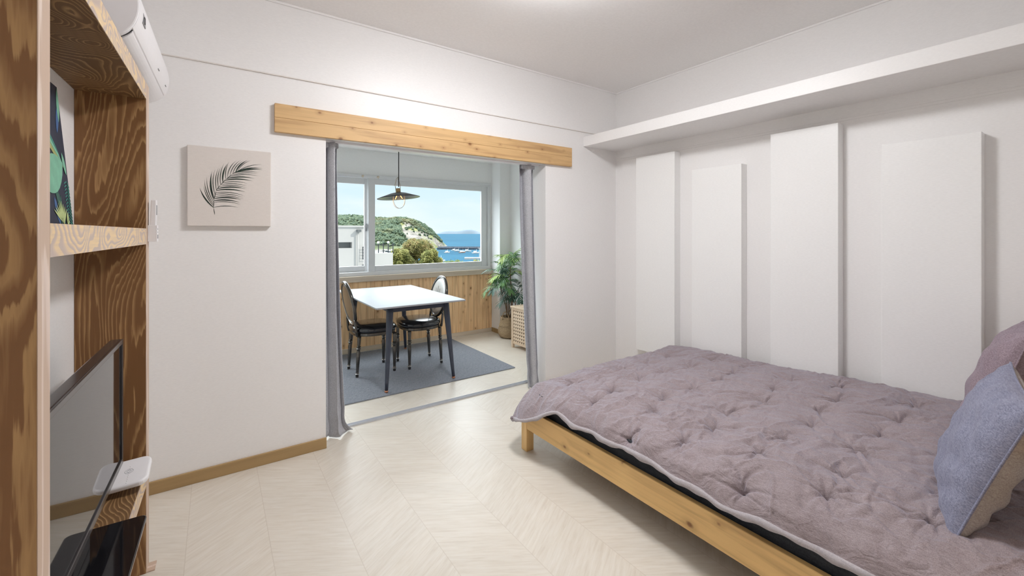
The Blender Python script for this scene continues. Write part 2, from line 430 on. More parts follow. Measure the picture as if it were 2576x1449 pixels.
# wooden pelmet board
b=BM(); box(b,.287,2.633,YB-.030,YB-.0005,2.030,2.112); box(b,.287,2.633,YB-.030,YB-.0005,1.945,2.0285); box(b,.288,2.632,YB-.027,YB-.0005,2.0,2.06)
o=obj('pelmet_board',b,M['pine_plank'],bevel=.0015); tag(o,'long knotty pine plank fixed on the wall above the wide opening','plank')

# wall panels on the east wall
XP=3.152
for i,(y0,y1,z1,lab) in enumerate([(2.163,2.561,2.034,'tall narrow white box panel on the right wall, nearest the balcony opening'),
        (1.61,2.006,1.857,'shorter white box panel between the two tall panels'),
        (1.02,1.412,2.031,'tall white box panel above the middle of the bed'),
        (.42,.813,1.859,'shorter white box panel closest to the pillows')]):
    b=bx(XP,XR-.0095,y0,y1,.293,z1)
    o=obj('wall_panel',b,M['panel'],bevel=.003); tag(o,lab,'wall panel','white box panels on the right wall')

# ceiling lamp (just above the picture) – the room's light
lampo=thing('ceiling_lamp','round white flush lamp on the bedroom ceiling','ceiling lamp',(1.32,1.50,ZC))
obj('housing',lathe(BM(),[(.24,0),(.25,-.012),(.25,-.03),(.235,-.035)],48),M['whiteplastic'],lampo,smooth=True)
obj('diffuser',lathe(BM(),[(.225,-.030),(.230,-.05),(.222,-.075),(.19,-.09),(.09,-.098),(.01,-.100)],48),M['lampglow'],lampo,smooth=True)

# ------------------------------------------------------------------ curtains
def curtain(name,label,xt0,xt1,xb0,xb1,y0,yb,n,amp,seed,toe):
    rnd=random.Random(seed); ph=[rnd.uniform(0,6) for _ in range(4)]
    ztop=1.935
    def F(u,v):
        z=ztop*(1-v)+.004
        s=u
        k=v**1.6
        xa=xt0+(xb0-xt0)*k; xc=xt1+(xb1-xt1)*k
        w=math.sin(2*PI*n*s+.25*math.sin(3*v+ph[0]))
        am=amp*(1-.25*v)*(.7+.3*math.sin(5*s+ph[1]))
        x=xa+(xc-xa)*s+.010*math.sin(4*PI*n*s+ph[2]+v)*(1-.3*v)
        y=y0+(yb-y0)*k+am*w
        # crumple at the floor
        c=max(0,(v-.93)/.07)
        x+=toe[0]*c*c*(s**1.5)+.012*math.sin(9*v*8+s*6)*max(0,v-.85)*3
        y+=toe[1]*c*c*(s**1.5)
        if c>0: z=max(.006,z*(1-.35*c*s)+.012*c*(math.sin(14*s)+1)*.5)
        return (x,y,z)
    b=BM(); grid(b,F,170,90)
    t=thing(name,label,'curtain',(0,0,0),0,'grey curtains at the opening')
    obj('cloth',b,M['curtain'],t,smooth=True,solid=.003)
    b=BM()
    grid(b,lambda u,v:(xt0+(xt1-xt0)*u,y0-.02+.04*(1 if v>.5 else 0),ztop-.002+.014*(0 if v in(0,1) else 1)),2,3)
    b=BM(); box(b,min(xt0,xt1)-.001,max(xt0,xt1)+.001,y0-.02,y0+.02,ztop-.030,ztop+.001)
    obj('heading_tape',b,M['curtain'],t,bevel=.006)
    return t
curtain('curtain','grey linen curtain gathered at the left side of the opening',.588,.668,.588,.722,2.985,2.985,1.5,.055,1,(.05,.02))
curtain('curtain','grey linen curtain gathered at the right side, beside the slatted box',2.300,2.165,2.335,2.235,2.985,2.955,1.5,.05,5,(-.02,-.02))
b=BM(); box(b,.58,2.345,2.955,3.015,1.937,1.95)
o=obj('curtain_track',b,M['whiteplastic'],bevel=.002); tag(o,'white curtain track fixed under the head of the opening','curtain track')

# ------------------------------------------------------------------ canvas with palm print
cv=thing('wall_canvas','square cream canvas with a dark palm frond print, on the wall left of the opening','picture',(-.122,YB,1.388))
W_,H_=.39,.432
obj('canvas',bx(0,W_,-.030,-.0008,0,H_),M['canvas'],cv,bevel=.003)
def cvp(x,y):
    u=(x-178)/1172; yt=127+108*u; yb=1268+12*u; v=(y-yt)/(yb-yt); return (u*W_,-.0306,(1-v)*H_)
def blade(bm,p,q,bend,wid,n=7,side=1,yo=0):
    p=np.array([p[0],p[2]]); q=np.array([q[0],q[2]]); d=q-p; L=np.linalg.norm(d); nn=np.array([-d[1],d[0]])/L
    A=[];B_=[]
    for i in range(n+1):
        t=i/n; c=p+d*t+nn*bend*L*4*t*(1-t); w=wid*(.25+math.sin(PI*min(1,t*.9+.08)))*(1-t**4)
        A.append(bm.verts.new((c[0]+nn[0]*w,-.0306-yo,c[1]+nn[1]*w))); B_.append(bm.verts.new((c[0]-nn[0]*w,-.0306-yo,c[1]-nn[1]*w)))
    for i in range(n): bm.faces.new((A[i],A[i+1],B_[i+1],B_[i]))
b=BM()
stem=[(540,1110),(524,1010),(530,900),(560,770),(620,690),(700,610),(780,540),(870,490)]
for a,c in zip(stem,stem[1:]): blade(b,cvp(*a),cvp(*c),0,.0013,3)
left=[((522,1010),(340,730)),((522,985),(392,705)),((520,960),(402,615)),((522,930),(435,570)),((526,900),(490,560)),((530,880),(505,495)),((545,830),(545,475)),((565,770),(595,445)),((590,730),(625,435)),((620,690),(670,385)),((650,650),(710,395)),((690,610),(738,362)),((715,580),(850,342)),((750,555),(912,338)),((790,530),(945,350)),((830,510),(1005,345)),((860,490),(1055,348))]
right=[((870,490),(1210,405)),((850,500),(1215,462)),((820,520),(1220,482)),((790,530),(1170,518)),((760,560),(1160,535)),((730,580),(1145,565)),((700,605),(1110,605)),((670,630),(1075,640)),((640,665),(998,672)),((620,690),(992,708)),((600,715),(995,735)),((580,745),(975,750)),((565,770),(972,795)),((550,800),(960,850)),((542,825),(938,872)),((538,855),(945,897)),((530,885),(915,905)),((528,915),(885,940)),((525,940),(895,968)),((524,1010),(872,1012))]
for k,(a,c) in enumerate(left): blade(b,cvp(*a),cvp(*c),.07 if k<12 else .10,.0014 if k%5 else .003,yo=.0001*(k%3))
for k,(a,c) in enumerate(right): blade(b,cvp(*a),cvp(*c),.07,.0014 if k%5 not in(1,2) else .0028,yo=.0001*(k%3))
obj('palm_print',b,M['print'],cv,label='dark green palm frond print',solid=.0003)

# ------------------------------------------------------------------ shelf unit (plywood)
def west(name,label,cat,x=0,y=0,z=0,**k): return thing(name,label,cat,LF(x,y,z),-WA,**k)
sh=west('plywood_shelf_unit','tall open shelf unit of stained brown plywood against the left wall','shelf unit')
D=-.2045
def board(name,x0,x1,y0,y1,z0,z1,m,em,ex):
    bb=BM(); box(bb,x0,x1-.0012,y0,y1,z0,z1)
    p=obj(name,bb,m,sh,bevel=.0015)
    e=obj('front_edge',bx(x1-.0012,x1,y0+.0004,y1-.0004,z0+.0004,z1-.0004),em,p,label=ex)
    return p
board('upright',D,0,-1.160,-1.100,0,1.945,M['ply_v'],M['ply_ev'],'pale worn front edge')
board('upright',D,0,0,.068,0,1.945,M['ply_v2'],M['ply_ev'],'pale worn front edge')
board('shelf_board',D,0,-1.0998,-.0002,1.880,1.945,M['ply_s'],M['ply_e'],'pale front edge with dark grain')
board('shelf_board',D,0,-1.0998,-.0002,1.305,1.368,M['ply_s'],M['ply_e'],'pale front edge with dark grain')
board('shelf_board',D,0,-1.0998,-.0002,.346,.411,M['ply_s'],M['ply_e'],'pale front edge with dark grain')
obj('foot_rail',bx(D,.026,0.002,.060,0.0,.005),M['ply_ev'],sh,bevel=.001)

# television
tvx=-.050
tv=west('television','black flat screen television on the lowest shelf, screen mirroring the room','television',tvx,-.56,.411)
tw,t0,t1=.405,.112,.558
b=BM(); box(b,-.030,0,-tw,tw,t0,t1); obj('casing',b,M['bezel'],tv,bevel=.003)
b=BM(); prism(b,[(-tw*.7,t0+.04),(tw*.7,t0+.04),(tw*.6,t1-.05),(-tw*.6,t1-.05)],'x',-.052,-.03); obj('rear_cover',b,M['bezel'],tv,bevel=.006)
obj('screen',bx(0,.0015,-tw+.018,tw-.018,t0+.022,t1-.018),M['screen'],tv)
b=BM()
box(b,.0,.006,-tw,-tw+.016,t0,t1); box(b,.0,.006,tw-.016,tw,t0,t1); box(b,.0,.006,-tw+.016,tw-.016,t1-.016,t1); box(b,.0,.006,-tw+.016,tw-.016,t0,t0+.020)
obj('bezel',b,M['bezel'],tv,bevel=.0015)
b=BM(); prism(b,rrect(-.055,-.018,-.09,.09,.012),'z',.012,t0+.08); obj('neck',b,M['piano'],tv,bevel=.003)
b=BM(); prism(b,rrect(-.150,.098,-.19,.19,.018),'z',.0,.012); obj('glass_base',b,M['piano'],tv,bevel=.003,label='glossy black glass stand base')
# router
rt=west('wifi_router','white rounded wifi router tilted at the far end of the lowest shelf','router',-.045,-.125,.446)
rt.rotation_euler=(math.radians(13),math.radians(-3),-WA)
b=BM(); prism(b,rrect(-.060,.072,-.062,.085,.030,8),'z',0,.022); obj('body',b,M['whiteplastic'],rt,smooth=False,bevel=.008,seg=4)
b=BM()
for k in range(9): lathe(b,[(.0011,.0217),(.0011,.0225)],6,(.012,-.052+k*.011,0))
obj('indicator_dots',b,M['greyslot'],rt)
b=BM(); tube(b,[(.012+.012*math.cos(a*PI/10),.012+.012*math.sin(a*PI/10),.0223) for a in range(20)],.0006,4,True)
tube(b,[(.012+.006*math.cos(a*PI/10),.012+.006*math.sin(a*PI/10),.0223) for a in range(20)],.0006,4,True)
obj('ring_mark',b,M['greyslot'],rt)
b=BM(); prism(b,rrect(-.03,.03,.035,.075,.006),'z',-.032,0.001); obj('foot',b,M['whiteplastic'],rt,bevel=.002)

# patterned board leaning on the middle shelf
pb=west('leaf_pattern_board','dark board with tropical leaf pattern leaning on the middle shelf','picture board',-.1575,-.225,1.3685)
lean=math.radians(-4.9)
pb.rotation_euler=(0,lean,-WA-math.radians(0))
navyb=plain('midnight_board',(.022,.030,.055,1),.6,noise_amt=.15)
obj('board',bx(-.008,0,-.62,0,0.001,.46),navyb,pb,bevel=.001)
colr=dict(mint=plain('mint_leaf',(.20,.47,.33,1),.6,noise_amt=.12,nscale=25),deep=plain('deep_leaf',(.035,.12,.095,1),.6),teal=plain('teal_leaf',(.05,.24,.20,1),.6),
  blue=plain('blue_leaf',(.06,.14,.32,1),.6),yel=plain('lime_leaf',(.52,.62,.28,1),.6),tan=plain('olive_leaf',(.36,.38,.15,1),.6))
def poly(pts,c,name,yo=0):
    bb=BM(); vs=[bb.verts.new((.0004+yo,-a,z)) for a,z in pts]; bb.faces.new(vs)
    return obj(name,bb,colr[c],pb,solid=.0004)
def leafpoly(a0,z0,a1,z1,w,n=8,bend=0):
    d=np.array([a1-a0,z1-z0]); L=np.linalg.norm(d); d/=L; nn=np.array([-d[1],d[0]]); A=[];B_=[]
    for i in range(n+1):
        t=i/n; c=np.array([a0,z0])+d*L*t+nn*bend*4*t*(1-t); ww=w*math.sin(PI*t)**.75
        A.append(tuple(c+nn*ww)); B_.append(tuple(c-nn*ww))
    return A+B_[::-1][1:-1]
poly(leafpoly(.045,.205,.25,.12,.058),'mint','round_leaf',.0012)
poly(leafpoly(.15,.14,.08,-.0+.005,.016),'deep','stem_leaf',.0004)
poly(leafpoly(.10,.10,.12,.003,.012),'deep','stem_leaf',.0006)
poly(leafpoly(.03,.19,.30,.36,.020),'tan','banana_leaf',.0004)
poly(leafpoly(.045,.205,.27,.36,.011),'mint','banana_leaf',.0009)
poly(leafpoly(.07,.23,.22,.34,.005),'teal','banana_leaf',.0013)
poly(leafpoly(.02,.17,.045,.24,.012),'mint','round_leaf',.0014)
poly(leafpoly(.02,.40,.06,.30,.012),'blue','blue_leaf',.0004)
poly(leafpoly(.01,.455,.03,.34,.012),'mint','banana_leaf',.0007)
poly(leafpoly(.16,.09,.13,.005,.014),'blue','blue_leaf',.0002)
bb=BM()
for k in range(9):
    a=k/8; p=leafpoly(.105,.006+.001*k,.06+.12*a,.085-.03*abs(a-.45)*2,.0045,5)
    bb.faces.new([bb.verts.new((.0018,-x,z)) for x,z in p])
obj('palm_leaf',bb,colr['yel'],pb,solid=.0004)
bb=BM()
for k in range(3):
    p=leafpoly(.07,.012,.045+.004*k,.02+.014*k,.007,5); bb.faces.new([bb.verts.new((.0022,-x,z)) for x,z in p])
obj('flower',bb,colr['yel'],pb,solid=.0004)
bb=BM()
for k in range(13):
    z=.01+k*.011; p=leafpoly(.038-.0016*k*.8,z+.008,.002,z-.012 if z>.02 else .003,.0028,4); bb.faces.new([bb.verts.new((.001,-x,zz)) for x,zz in p])
    p=leafpoly(.038-.0016*k*.8,z+.008,.055,z-.002,.0024,4); bb.faces.new([bb.verts.new((.001,-x,zz)) for x,zz in p])
obj('fern_leaf',bb,colr['teal'],pb,solid=.0004)

# remote in its holder on the upright's edge
rh=west('remote_holder','small white plastic remote holder on the edge of the far upright','holder',.0005,.030,1.315)
b=BM(); box(b,0,.003,0,.045,0,.066); box(b,.026,.029,0,.045,0,.066); box(b,.003,.026,0,.003,0,.066); box(b,.003,.026,.042,.045,0,.066); box(b,.003,.026,.003,.042,0,.003)
obj('holder_box',b,M['whiteplastic'],rh,bevel=.001)
b=BM(); box(b,.0288,.0296,.012,.033,.012,.028); box(b,.0288,.0296,.018,.026,.036,.040); box(b,.0288,.0296,.018,.026,.048,.054)
obj('holder_slots',b,M['greyslot'],rh)
rm=west('remote_control','white air conditioner remote standing in the holder','remote control',.0045,.034,1.3185)
b=BM(); P=[]
for i in range(13):
    z=.165*i/12; c=.004*(i/12)**2
    P.append((c+.002,z))
Q=[(x+.016+.002*math.sin(PI*i/12),z) for i,(x,z) in enumerate(P)]
prism(b,P+Q[::-1],'y',0,.036); obj('body',b,M['whiteplastic'],rm,bevel=.002)
obj('display',bx(.0205,.0222,.006,.030,.105,.145),M['greyslot'],rm,bevel=.0005)

# ------------------------------------------------------------------ air conditioner
ac=west('air_conditioner','white wall mounted air conditioner above the plywood shelves','air conditioner',-.205,-.40,1.952)
prof=[(0,0.01),(.05,0),(.12,.004),(.17,.018),(.205,.042),(.225,.075),(.235,.12),(.232,.17),(.215,.225),(.20,.25),(.17,.262),(0,.262)]
def sm(pr,k=2):
    for _ in range(k):
        o=[pr[0]]
        for a,c in zip(pr,pr[1:]): o+= [(a[0]*.75+c[0]*.25,a[1]*.75+c[1]*.25),(a[0]*.25+c[0]*.75,a[1]*.25+c[1]*.75)]
        o.append(pr[-1]); pr=o
    return pr
ps=sm(prof); AL=.84
_p=np.array(ps); _d=np.r_[0,np.cumsum(np.linalg.norm(np.diff(_p,axis=0),axis=1))]; _s=np.linspace(0,_d[-1],220); ps=[tuple(q) for q in np.c_[np.interp(_s,_d,_p[:,0]),np.interp(_s,_d,_p[:,1])]]
b=BM(); prism(b,ps,'y',0.006,AL-.006); obj('body',b,M['whiteplastic'],ac,smooth=False,bevel=.0)
fp=[p for p in ps if p[0]>.17 and p[1]>.058]
b=BM(); prism(b,[(x+.003,z) for x,z in fp]+[(x-.004,z) for x,z in fp][::-1],'y',.012,AL-.012); obj('front_panel',b,M['whiteplastic'],ac,bevel=.002)
lp=[p for p in ps if p[0]>.09 and p[1]<.0555]
b=BM(); prism(b,[(x+.003,z-.004) for x,z in lp]+[(x-.003,z+.006) for x,z in lp][::-1],'y',.03,AL-.03); obj('flap',b,M['whiteplastic'],ac,bevel=.001)
ps2=[(x*1.012,z*1.0) for x,z in ps[::5]]
for yy in (0,AL-.014):
    b=BM(); prism(b,ps2,'y',yy,yy+.014); obj('end_cap',b,M['whiteplastic'],ac,bevel=.004)
obj('badge',bx(.233,.2372,.075,.125,.105,.140),M['greyslot'],ac,label='small dark badge')
b=BM(); tube(b,[(.2375,.10+.012*math.cos(a*PI/8),.1225+.012*math.sin(a*PI/8)) for a in range(16)],.0012,4,True); obj('badge_ring',b,M['dark'],ac)
obj('indicator',bx(.228,.2325,.50,.53,.085,.088),M['greyslot'],ac)
obj('indicator',bx(.228,.2325,.74,.765,.085,.088),M['greyslot'],ac)
b=BM(); prism(b,[(x+.0045,z+.0025) for x,z in lp]+[(x-.002,z+.006) for x,z in lp][::-1],'y',.024,.030); obj('flap_gap',b,M['dark'],ac)

# ------------------------------------------------------------------ bed
XL=1.577
bed=thing('bed_frame','low pine bed frame with square legs and a slatted headboard, under the mauve quilt','bed',(XL,2.17,0))
# local coords: x right, y negative towards the headboard
def blx(name,x0,x1,y0,y1,z0,z1,m,bev=.003,**k): return obj(name,bx(x0,x1,y0,y1,z0,z1),m,bed,bevel=bev,**k)
blx('leg',0,.055,-.055,0,0,.268,M['pine_bedz']); blx('leg',1.455,1.51,-.055,0,0,.268,M['pine_bedz'])
hz=.935
for x0 in (0.0,1.455): blx('headboard_post',x0,x0+.055,-2.085,-2.04,0,hz-.004,M['pine_bedz'])
blx('side_rail',0.001,.026,-2.04,-.055,.141,.267,M['pine_bed']); blx('side_rail',1.484,1.509,-2.04,-.055,.141,.267,M['pine_bed'])
blx('foot_rail',.055,1.455,-.030,-.005,.141,.267,M['pine_plank']); 
for k,z in enumerate((hz-.055,.74,.60,.46)): blx('headboard_slat',.0 if k==0 else .055,1.51 if k==0 else 1.455,-2.060 if k else -2.0865,-2.042 if k else -2.0385,z,z+.055,M['pine_plank'])
for k in range(14): blx('bed_slat',.026,1.484,-.16-k*.14,-.09-k*.14,.165,.182,M['birch'],.002)
mt=thing('mattress','dark charcoal mattress showing between the pine rail and the quilt','mattress',(XL+.03,.14,.183))
b=BM(); prism(b,rrect(0.012,1.44,0,1.93,.06),'z',0,.19); obj('mattress_body',b,M['mattress'],mt,bevel=.03,seg=4)
b=BM(); pts=[(x,y,.18) for x,y in rrect(.009,1.443,-.003,1.933,.06)]; tube(b,pts,.006,6,True); obj('piping',b,M['mattress'],mt)

# quilt ------------------------------------------------------------
def quilt():
    # cross-section from the wall side to the open side (x, z above floor)
    sec=np.array([(3.128,.395),(3.125,.44),(3.105,.462),(3.06,.470),(2.9,.468),(2.6,.465),(2.2,.462),(1.9,.457),(1.74,.445),(1.66,.425),(1.61,.40),(1.58,.37),(1.560,.342)])
    # arc length resample
    def resample(P,n):
        d=np.r_[0,np.cumsum(np.linalg.norm(np.diff(P,axis=0),axis=1))]; s=np.linspace(0,d[-1],n)
        return np.c_[np.interp(s,d,P[:,0]),np.interp(s,d,P[:,1])],s
    for _ in range(2):
        Q=[sec[0]]
        for a,c in zip(sec,sec[1:]): Q+=[a*.75+c*.25,a*.25+c*.75]
        Q.append(sec[-1]); sec=np.array(Q)
    NU,NV=420,560
    S,s=resample(sec,NU)
    y_=np.linspace(.10,2.285,NV)
    U,V=np.meshgrid(np.arange(NU),np.arange(NV),indexing='ij')
    X=S[U,0].copy(); Z=S[U,1].copy(); Y=y_[V].copy()
    sl=s[U]; smax=s[-1]; edge=(smax-sl)            # distance to the hem on the open side
    # slow undulation of the bulk
    def nz(x,y,sx,sy,seed,oct=3):
        r=np.zeros_like(x); a=1; 
        rng=np.random.RandomState(seed)
        for o in range(oct):
            for k in range(7):
                th=rng.uniform(0,2*PI); f=rng.uniform(.6,1.4)*(2**o); p=rng.uniform(0,2*PI)
                r+=a*np.sin(f*(x*sx*math.cos(th)+y*sy*math.sin(th))+p)/7**.5
            a*=.5
        return r
    xf=sl; yf=Y
    wx=xf+.018*nz(xf,yf,9,9,1); wy=yf+.018*nz(xf,yf,9,9,2)
    # height falls slightly to the foot
    Z+= np.interp(Y,[.1,.5,1.0,1.6,2.0,2.3],[.035,.025,.008,-.012,-.035,-.07])*np.clip(edge/.25,0,1)
    # tuft grid
    tx=.235; ty=.27
    tufts=[]
    rr=random.Random(3)
    seen=[(1.707,1.696),(1.842,1.402),(1.595,1.353),(1.721,1.124),(1.926,1.117),(1.806,.845),(2.035,.861),(2.373,1.131),(2.254,.864),(2.497,.873),(2.382,.609),(1.72,.584),(1.907,.585),(2.144,.601),(1.60,.807),(2.859,.622),(2.946,1.443),(2.178,1.732),(2.027,1.439),(2.269,1.437),(1.799,.324),(2.031,.341),(2.597,.614),(2.135,1.154),(2.265,1.968),(2.934,.9),(1.85,1.99),(2.60,1.16),(2.50,1.43),(2.73,1.43),(2.42,1.72),(2.66,1.70),(2.90,1.70),(2.55,1.97),(2.83,1.96),(2.70,.88),(2.30,.33),(2.55,.34),(2.8,.35),(2.84,1.15),(1.93,1.72)]
    xs_=S[::-1,0]; ss_=s[::-1]
    for x_,y_t in seen: tufts.append((float(np.interp(x_,xs_,ss_)),y_t))
    dmin=np.full(X.shape,9.); disp=np.zeros_like(X)
    for k,(cx,cy) in enumerate(tufts):
        dx=wx-cx; dy=wy-cy; r=np.sqrt(dx*dx+dy*dy)+1e-6; th=np.arctan2(dy,dx)
        dmin=np.minimum(dmin,r)
        rng=random.Random(k+11)
        rays=np.zeros_like(r)
        for q in range(9):
            a=rng.uniform(0,2*PI) if q>3 else (0 if q%2 else PI)+rng.uniform(-.5,.5); wid=rng.uniform(.07,.20); am=rng.uniform(.5,1.0); L=rng.uniform(.07,.17)
            da=np.angle(np.exp(1j*(th-a-1.2*rng.uniform(-1,1)*r/.2)))
            rays+=am*np.exp(-(da/wid)**2)*np.exp(-(r/L)**2)*np.clip(r/.02,0,1)
        disp-=.0135*rays
        disp-=.022*np.exp(-(r/.020)**2)
        aa=rng.gauss(PI/2,.22); uu=dx*math.cos(aa)+dy*math.sin(aa); vv=-dx*math.sin(aa)+dy*math.cos(aa)
        lf=rng.uniform(.05,.11); disp-=.013*np.exp(-(uu/lf)**2)*np.exp(-(vv/.0065)**2)
        aa+=rng.uniform(.9,1.5); uu=dx*math.cos(aa)+dy*math.sin(aa); vv=-dx*math.sin(aa)+dy*math.cos(aa)+.8*uu*uu
        disp-=.008*np.exp(-(uu/.06)**2)*np.exp(-(vv/.006)**2)
    # puff
    disp+=.020*np.clip(dmin/.12,0,1)**.8-.010
    # long soft creases running roughly across the bed
    rng=np.random.RandomState(5)
    for k in range(200):
        cx=rng.uniform(0,smax); cy=rng.uniform(.1,2.3); a=rng.normal(0.15,.55); L=rng.uniform(.05,.22); wd=rng.uniform(.004,.011); am=rng.uniform(.003,.008)*(1 if rng.rand()<.65 else -1)
        dx=wx-cx; dy=wy-cy; u=dx*math.cos(a)+dy*math.sin(a); v=-dx*math.sin(a)+dy*math.cos(a)+.35*u*u/L*(1 if rng.rand()<.5 else -1)
        disp+=am*np.exp(-(u/L)**2)*np.exp(-(v/wd)**2)
    ridg=1-np.abs(nz(wx*1.0,wy,26,42,9,3)); disp+=.0045*ridg
    disp+=.007*nz(wx,wy,5,6,4,2)
    disp*=np.clip(edge/.05,.25,1)
    # seams parallel to the edges
    for d0 in (.085,):
        disp-=.006*np.exp(-((edge-d0)/.006)**2)*0
    # normals of the section
    T=np.gradient(S,axis=0); N=np.c_[-T[:,1],T[:,0]]; N/=np.linalg.norm(N,axis=1)[:,None]; N*=np.sign(N[:,1].mean())
    if N[NU//2,1]<0: N=-N
    X+=N[U,0]*disp; Z+=N[U,1]*disp
    # hem line wander, deeper at the foot corner
    low=np.clip(1-edge/.16,0,1)
    foot=np.clip((Y-1.80)/.30,0,1); foot=foot*foot*(3-2*foot)
    Z-=low*(foot*.122+.008*np.sin(Y*9)+.005*np.sin(Y*23+1))
    X-=low*(foot*.060+.008*np.sin(Y*7+1)+.006*np.sin(Y*31))
    # foot end drop: the cloth rolls over the end and hangs, the open corner is rounded off
    fd=np.clip((Y-2.10)/.185,0,1)
    roll=np.sin(fd*PI/2)                       # forward travel
    drop=1-np.cos(fd*PI/2)
    Z=Z-(Z-.205)*drop*.97
    Y=np.where(fd>0,2.10+.155*roll,Y)
    Y=Y-.085*low**1.3*foot*np.clip(fd*1.2,0,1)
    me=bpy.data.meshes.new('quilt')
    co_=np.c_[X.ravel(),Y.ravel(),Z.ravel()]
    idx=np.arange(NU*NV).reshape(NU,NV)
    F=np.stack([idx[:-1,:-1],idx[:-1,1:],idx[1:,1:],idx[1:,:-1]],-1).reshape(-1,4)
    me.from_pydata(co_.tolist(),[],F.tolist()); 
    for p in me.polygons: p.use_smooth=True
    me.materials.append(M['duvet'])
    o=bpy.data.objects.new('quilt_top',me)
    # hem: pale lining strip under the open edge and the foot edge
    eb=[(X[-1,j],Y[-1,j],Z[-1,j]) for j in range(0,NV,3)]
    return o,eb,(X,Y,Z)
qt=thing('quilt','rumpled mauve grey tufted quilt spread over the bed','quilt',(0,0,0))
qo,eb,(QX,QY,QZ)=quilt(); link(qo,qt)
s=qo.modifiers.new('Solid','SOLIDIFY'); s.thickness=.012; s.offset=-1
b=BM(); prev=None
for j,(x,y,z) in enumerate(eb):
    wv=.004*math.sin(j*.31)+.002*math.sin(j*.83)
    ring=[(x+.004,y,z+.008),(x-.003,y,z+.002),(x-.004+wv*.5,y,z-.013+wv),(x+.003+wv*.5,y,z-.015+wv),(x+.03,y,z-.002),(x+.03,y,z+.006)]
    R=[b.verts.new(p) for p in ring]
    if prev:
        for k in range(6): b.faces.new((prev[k],prev[(k+1)%6],R[(k+1)%6],R[k]))
    else: b.faces.new(R)
    prev=R
b.faces.new(prev[::-1])
obj('hem',b,M['duvet_hem'],qt,smooth=True,label='pale lining edge')

# pillows
def pillow(name,label,w,h,T,loc,lean,rz,mf,mb,seed,group):
    t=thing(name,label,'pillow',loc,0,group); t.rotation_euler=(math.radians(lean),0,math.radians(rz))
    rng=random.Random(seed); ph=[rng.uniform(0,6) for _ in range(6)]
    def outline(u,v):
        x=u*w/2*(1-.07*(1-v*v)+.0); z=v*h/2*(1-.07*(1-u*u))
        return x,z
    def half(sg):
        def F(a,c):
            u=2*a-1; v=2*c-1
            u=math.sin(u*PI/2)*.35+u*.65; v=math.sin(v*PI/2)*.35+v*.65
            x,z=outline(u,v)
            e=max(0,(1-abs(u)**3.2)*(1-abs(v)**3.2))
            th=T/2*e**.5
            wr=.006*math.sin(9*u+5*v+ph[0])*math.sin(7*v-3*u+ph[1])+.004*math.sin(23*u*v+ph[2])+.0012*math.sin(31*u-13*v+ph[3])
            # dart folds towards the corners
            for cx,cz in ((-1,-1),(1,-1),(-1,1),(1,1)):
                r=math.hypot(u-cx,v-cz); an=math.atan2(v-cz,u-cx); wr-=.010*math.exp(-(r/.5)**2)*(.5+.5*math.sin(an*9+ph[4]))
            y=sg*(th+wr*e**.5)
            sag=-.02*(1-v)*e*.0
            return (x,y,z+h/2+sag)
        b=BM(); grid(b,F,70,70)
        return b
    obj('front_cover',half(1),mf,t,smooth=True); obj('back_cover',half(-1),mb,t,smooth=True)
    pts=[]
    n=40
    for k in range(4*n):
        s_=k/n; i=int(s_); f=2*(s_-i)-1
        u,v=[(f,-1),(1,f),(-f,1),(-1,-f)][i]
        x,z=outline(u,v); pts.append((x,0,z+h/2))
    b=BM(); tube(b,pts,.0035,6,True); obj('seam',b,mf,t,smooth=True)
    return t
pillow('pillow','linen pillow, front tinted blue for window light, taupe back, leaning at the near end of the bed',.56,.47,.15,(2.032,.345,.445),20,11,M['pillow_front'],M['pillow_back'],3,'pillows at the headboard')
pillow('pillow','mauve linen pillow against the headboard next to the right wall',.66,.53,.20,(2.74,.36,.475),17,1,M['pillow_mauve'],M['pillow_mauve'],8,'pillows at the headboard')

# ------------------------------------------------------------------ dining table
tb=thing('dining_table','white topped dining table with splayed dark legs on the balcony rug','table',(1.452,4.060,.010))
TW,TL=.402,.66
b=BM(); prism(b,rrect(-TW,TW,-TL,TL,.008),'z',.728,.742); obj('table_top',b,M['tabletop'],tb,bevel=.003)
b=BM(); ax,ay=.258,.482
ox=.028; box(b,-ax+ox,ax+ox,-ay-.012,-ay+.012,.665,.728); ay2=.60; box(b,-ax+ox,ax+ox,ay2-.012,ay2+.012,.665,.728); box(b,-ax-.012+ox,-ax+.012+ox,-ay,ay2,.665,.728); box(b,ax-.012+ox,ax+.012+ox,-ay,ay2,.665,.728)
obj('apron',b,M['navy'],tb,bevel=.002)
for sx in (-1,1):
    for sy in (-1,1):
        b=BM(); yl=-ay if sy<0 else ay2; top=Vector((sx*ax+ox,yl,.728)); bot=Vector((sx*(ax+.055)+.044,yl+(-.022 if sy<0 else .11),.016))
        n=8
        tube(b,[top.lerp(bot,i/n) for i in range(n+1)],[.031-.017*(i/n) for i in range(n+1)],14)
        lg=obj('leg',b,M['navy'],tb,smooth=True)
        b=BM(); d=(bot-top).normalized(); tube(b,[bot,bot+d*.008,bot+d*.0155],[.0155,.016,.013],14); obj('foot_tip',b,M['copper'],lg,smooth=True)

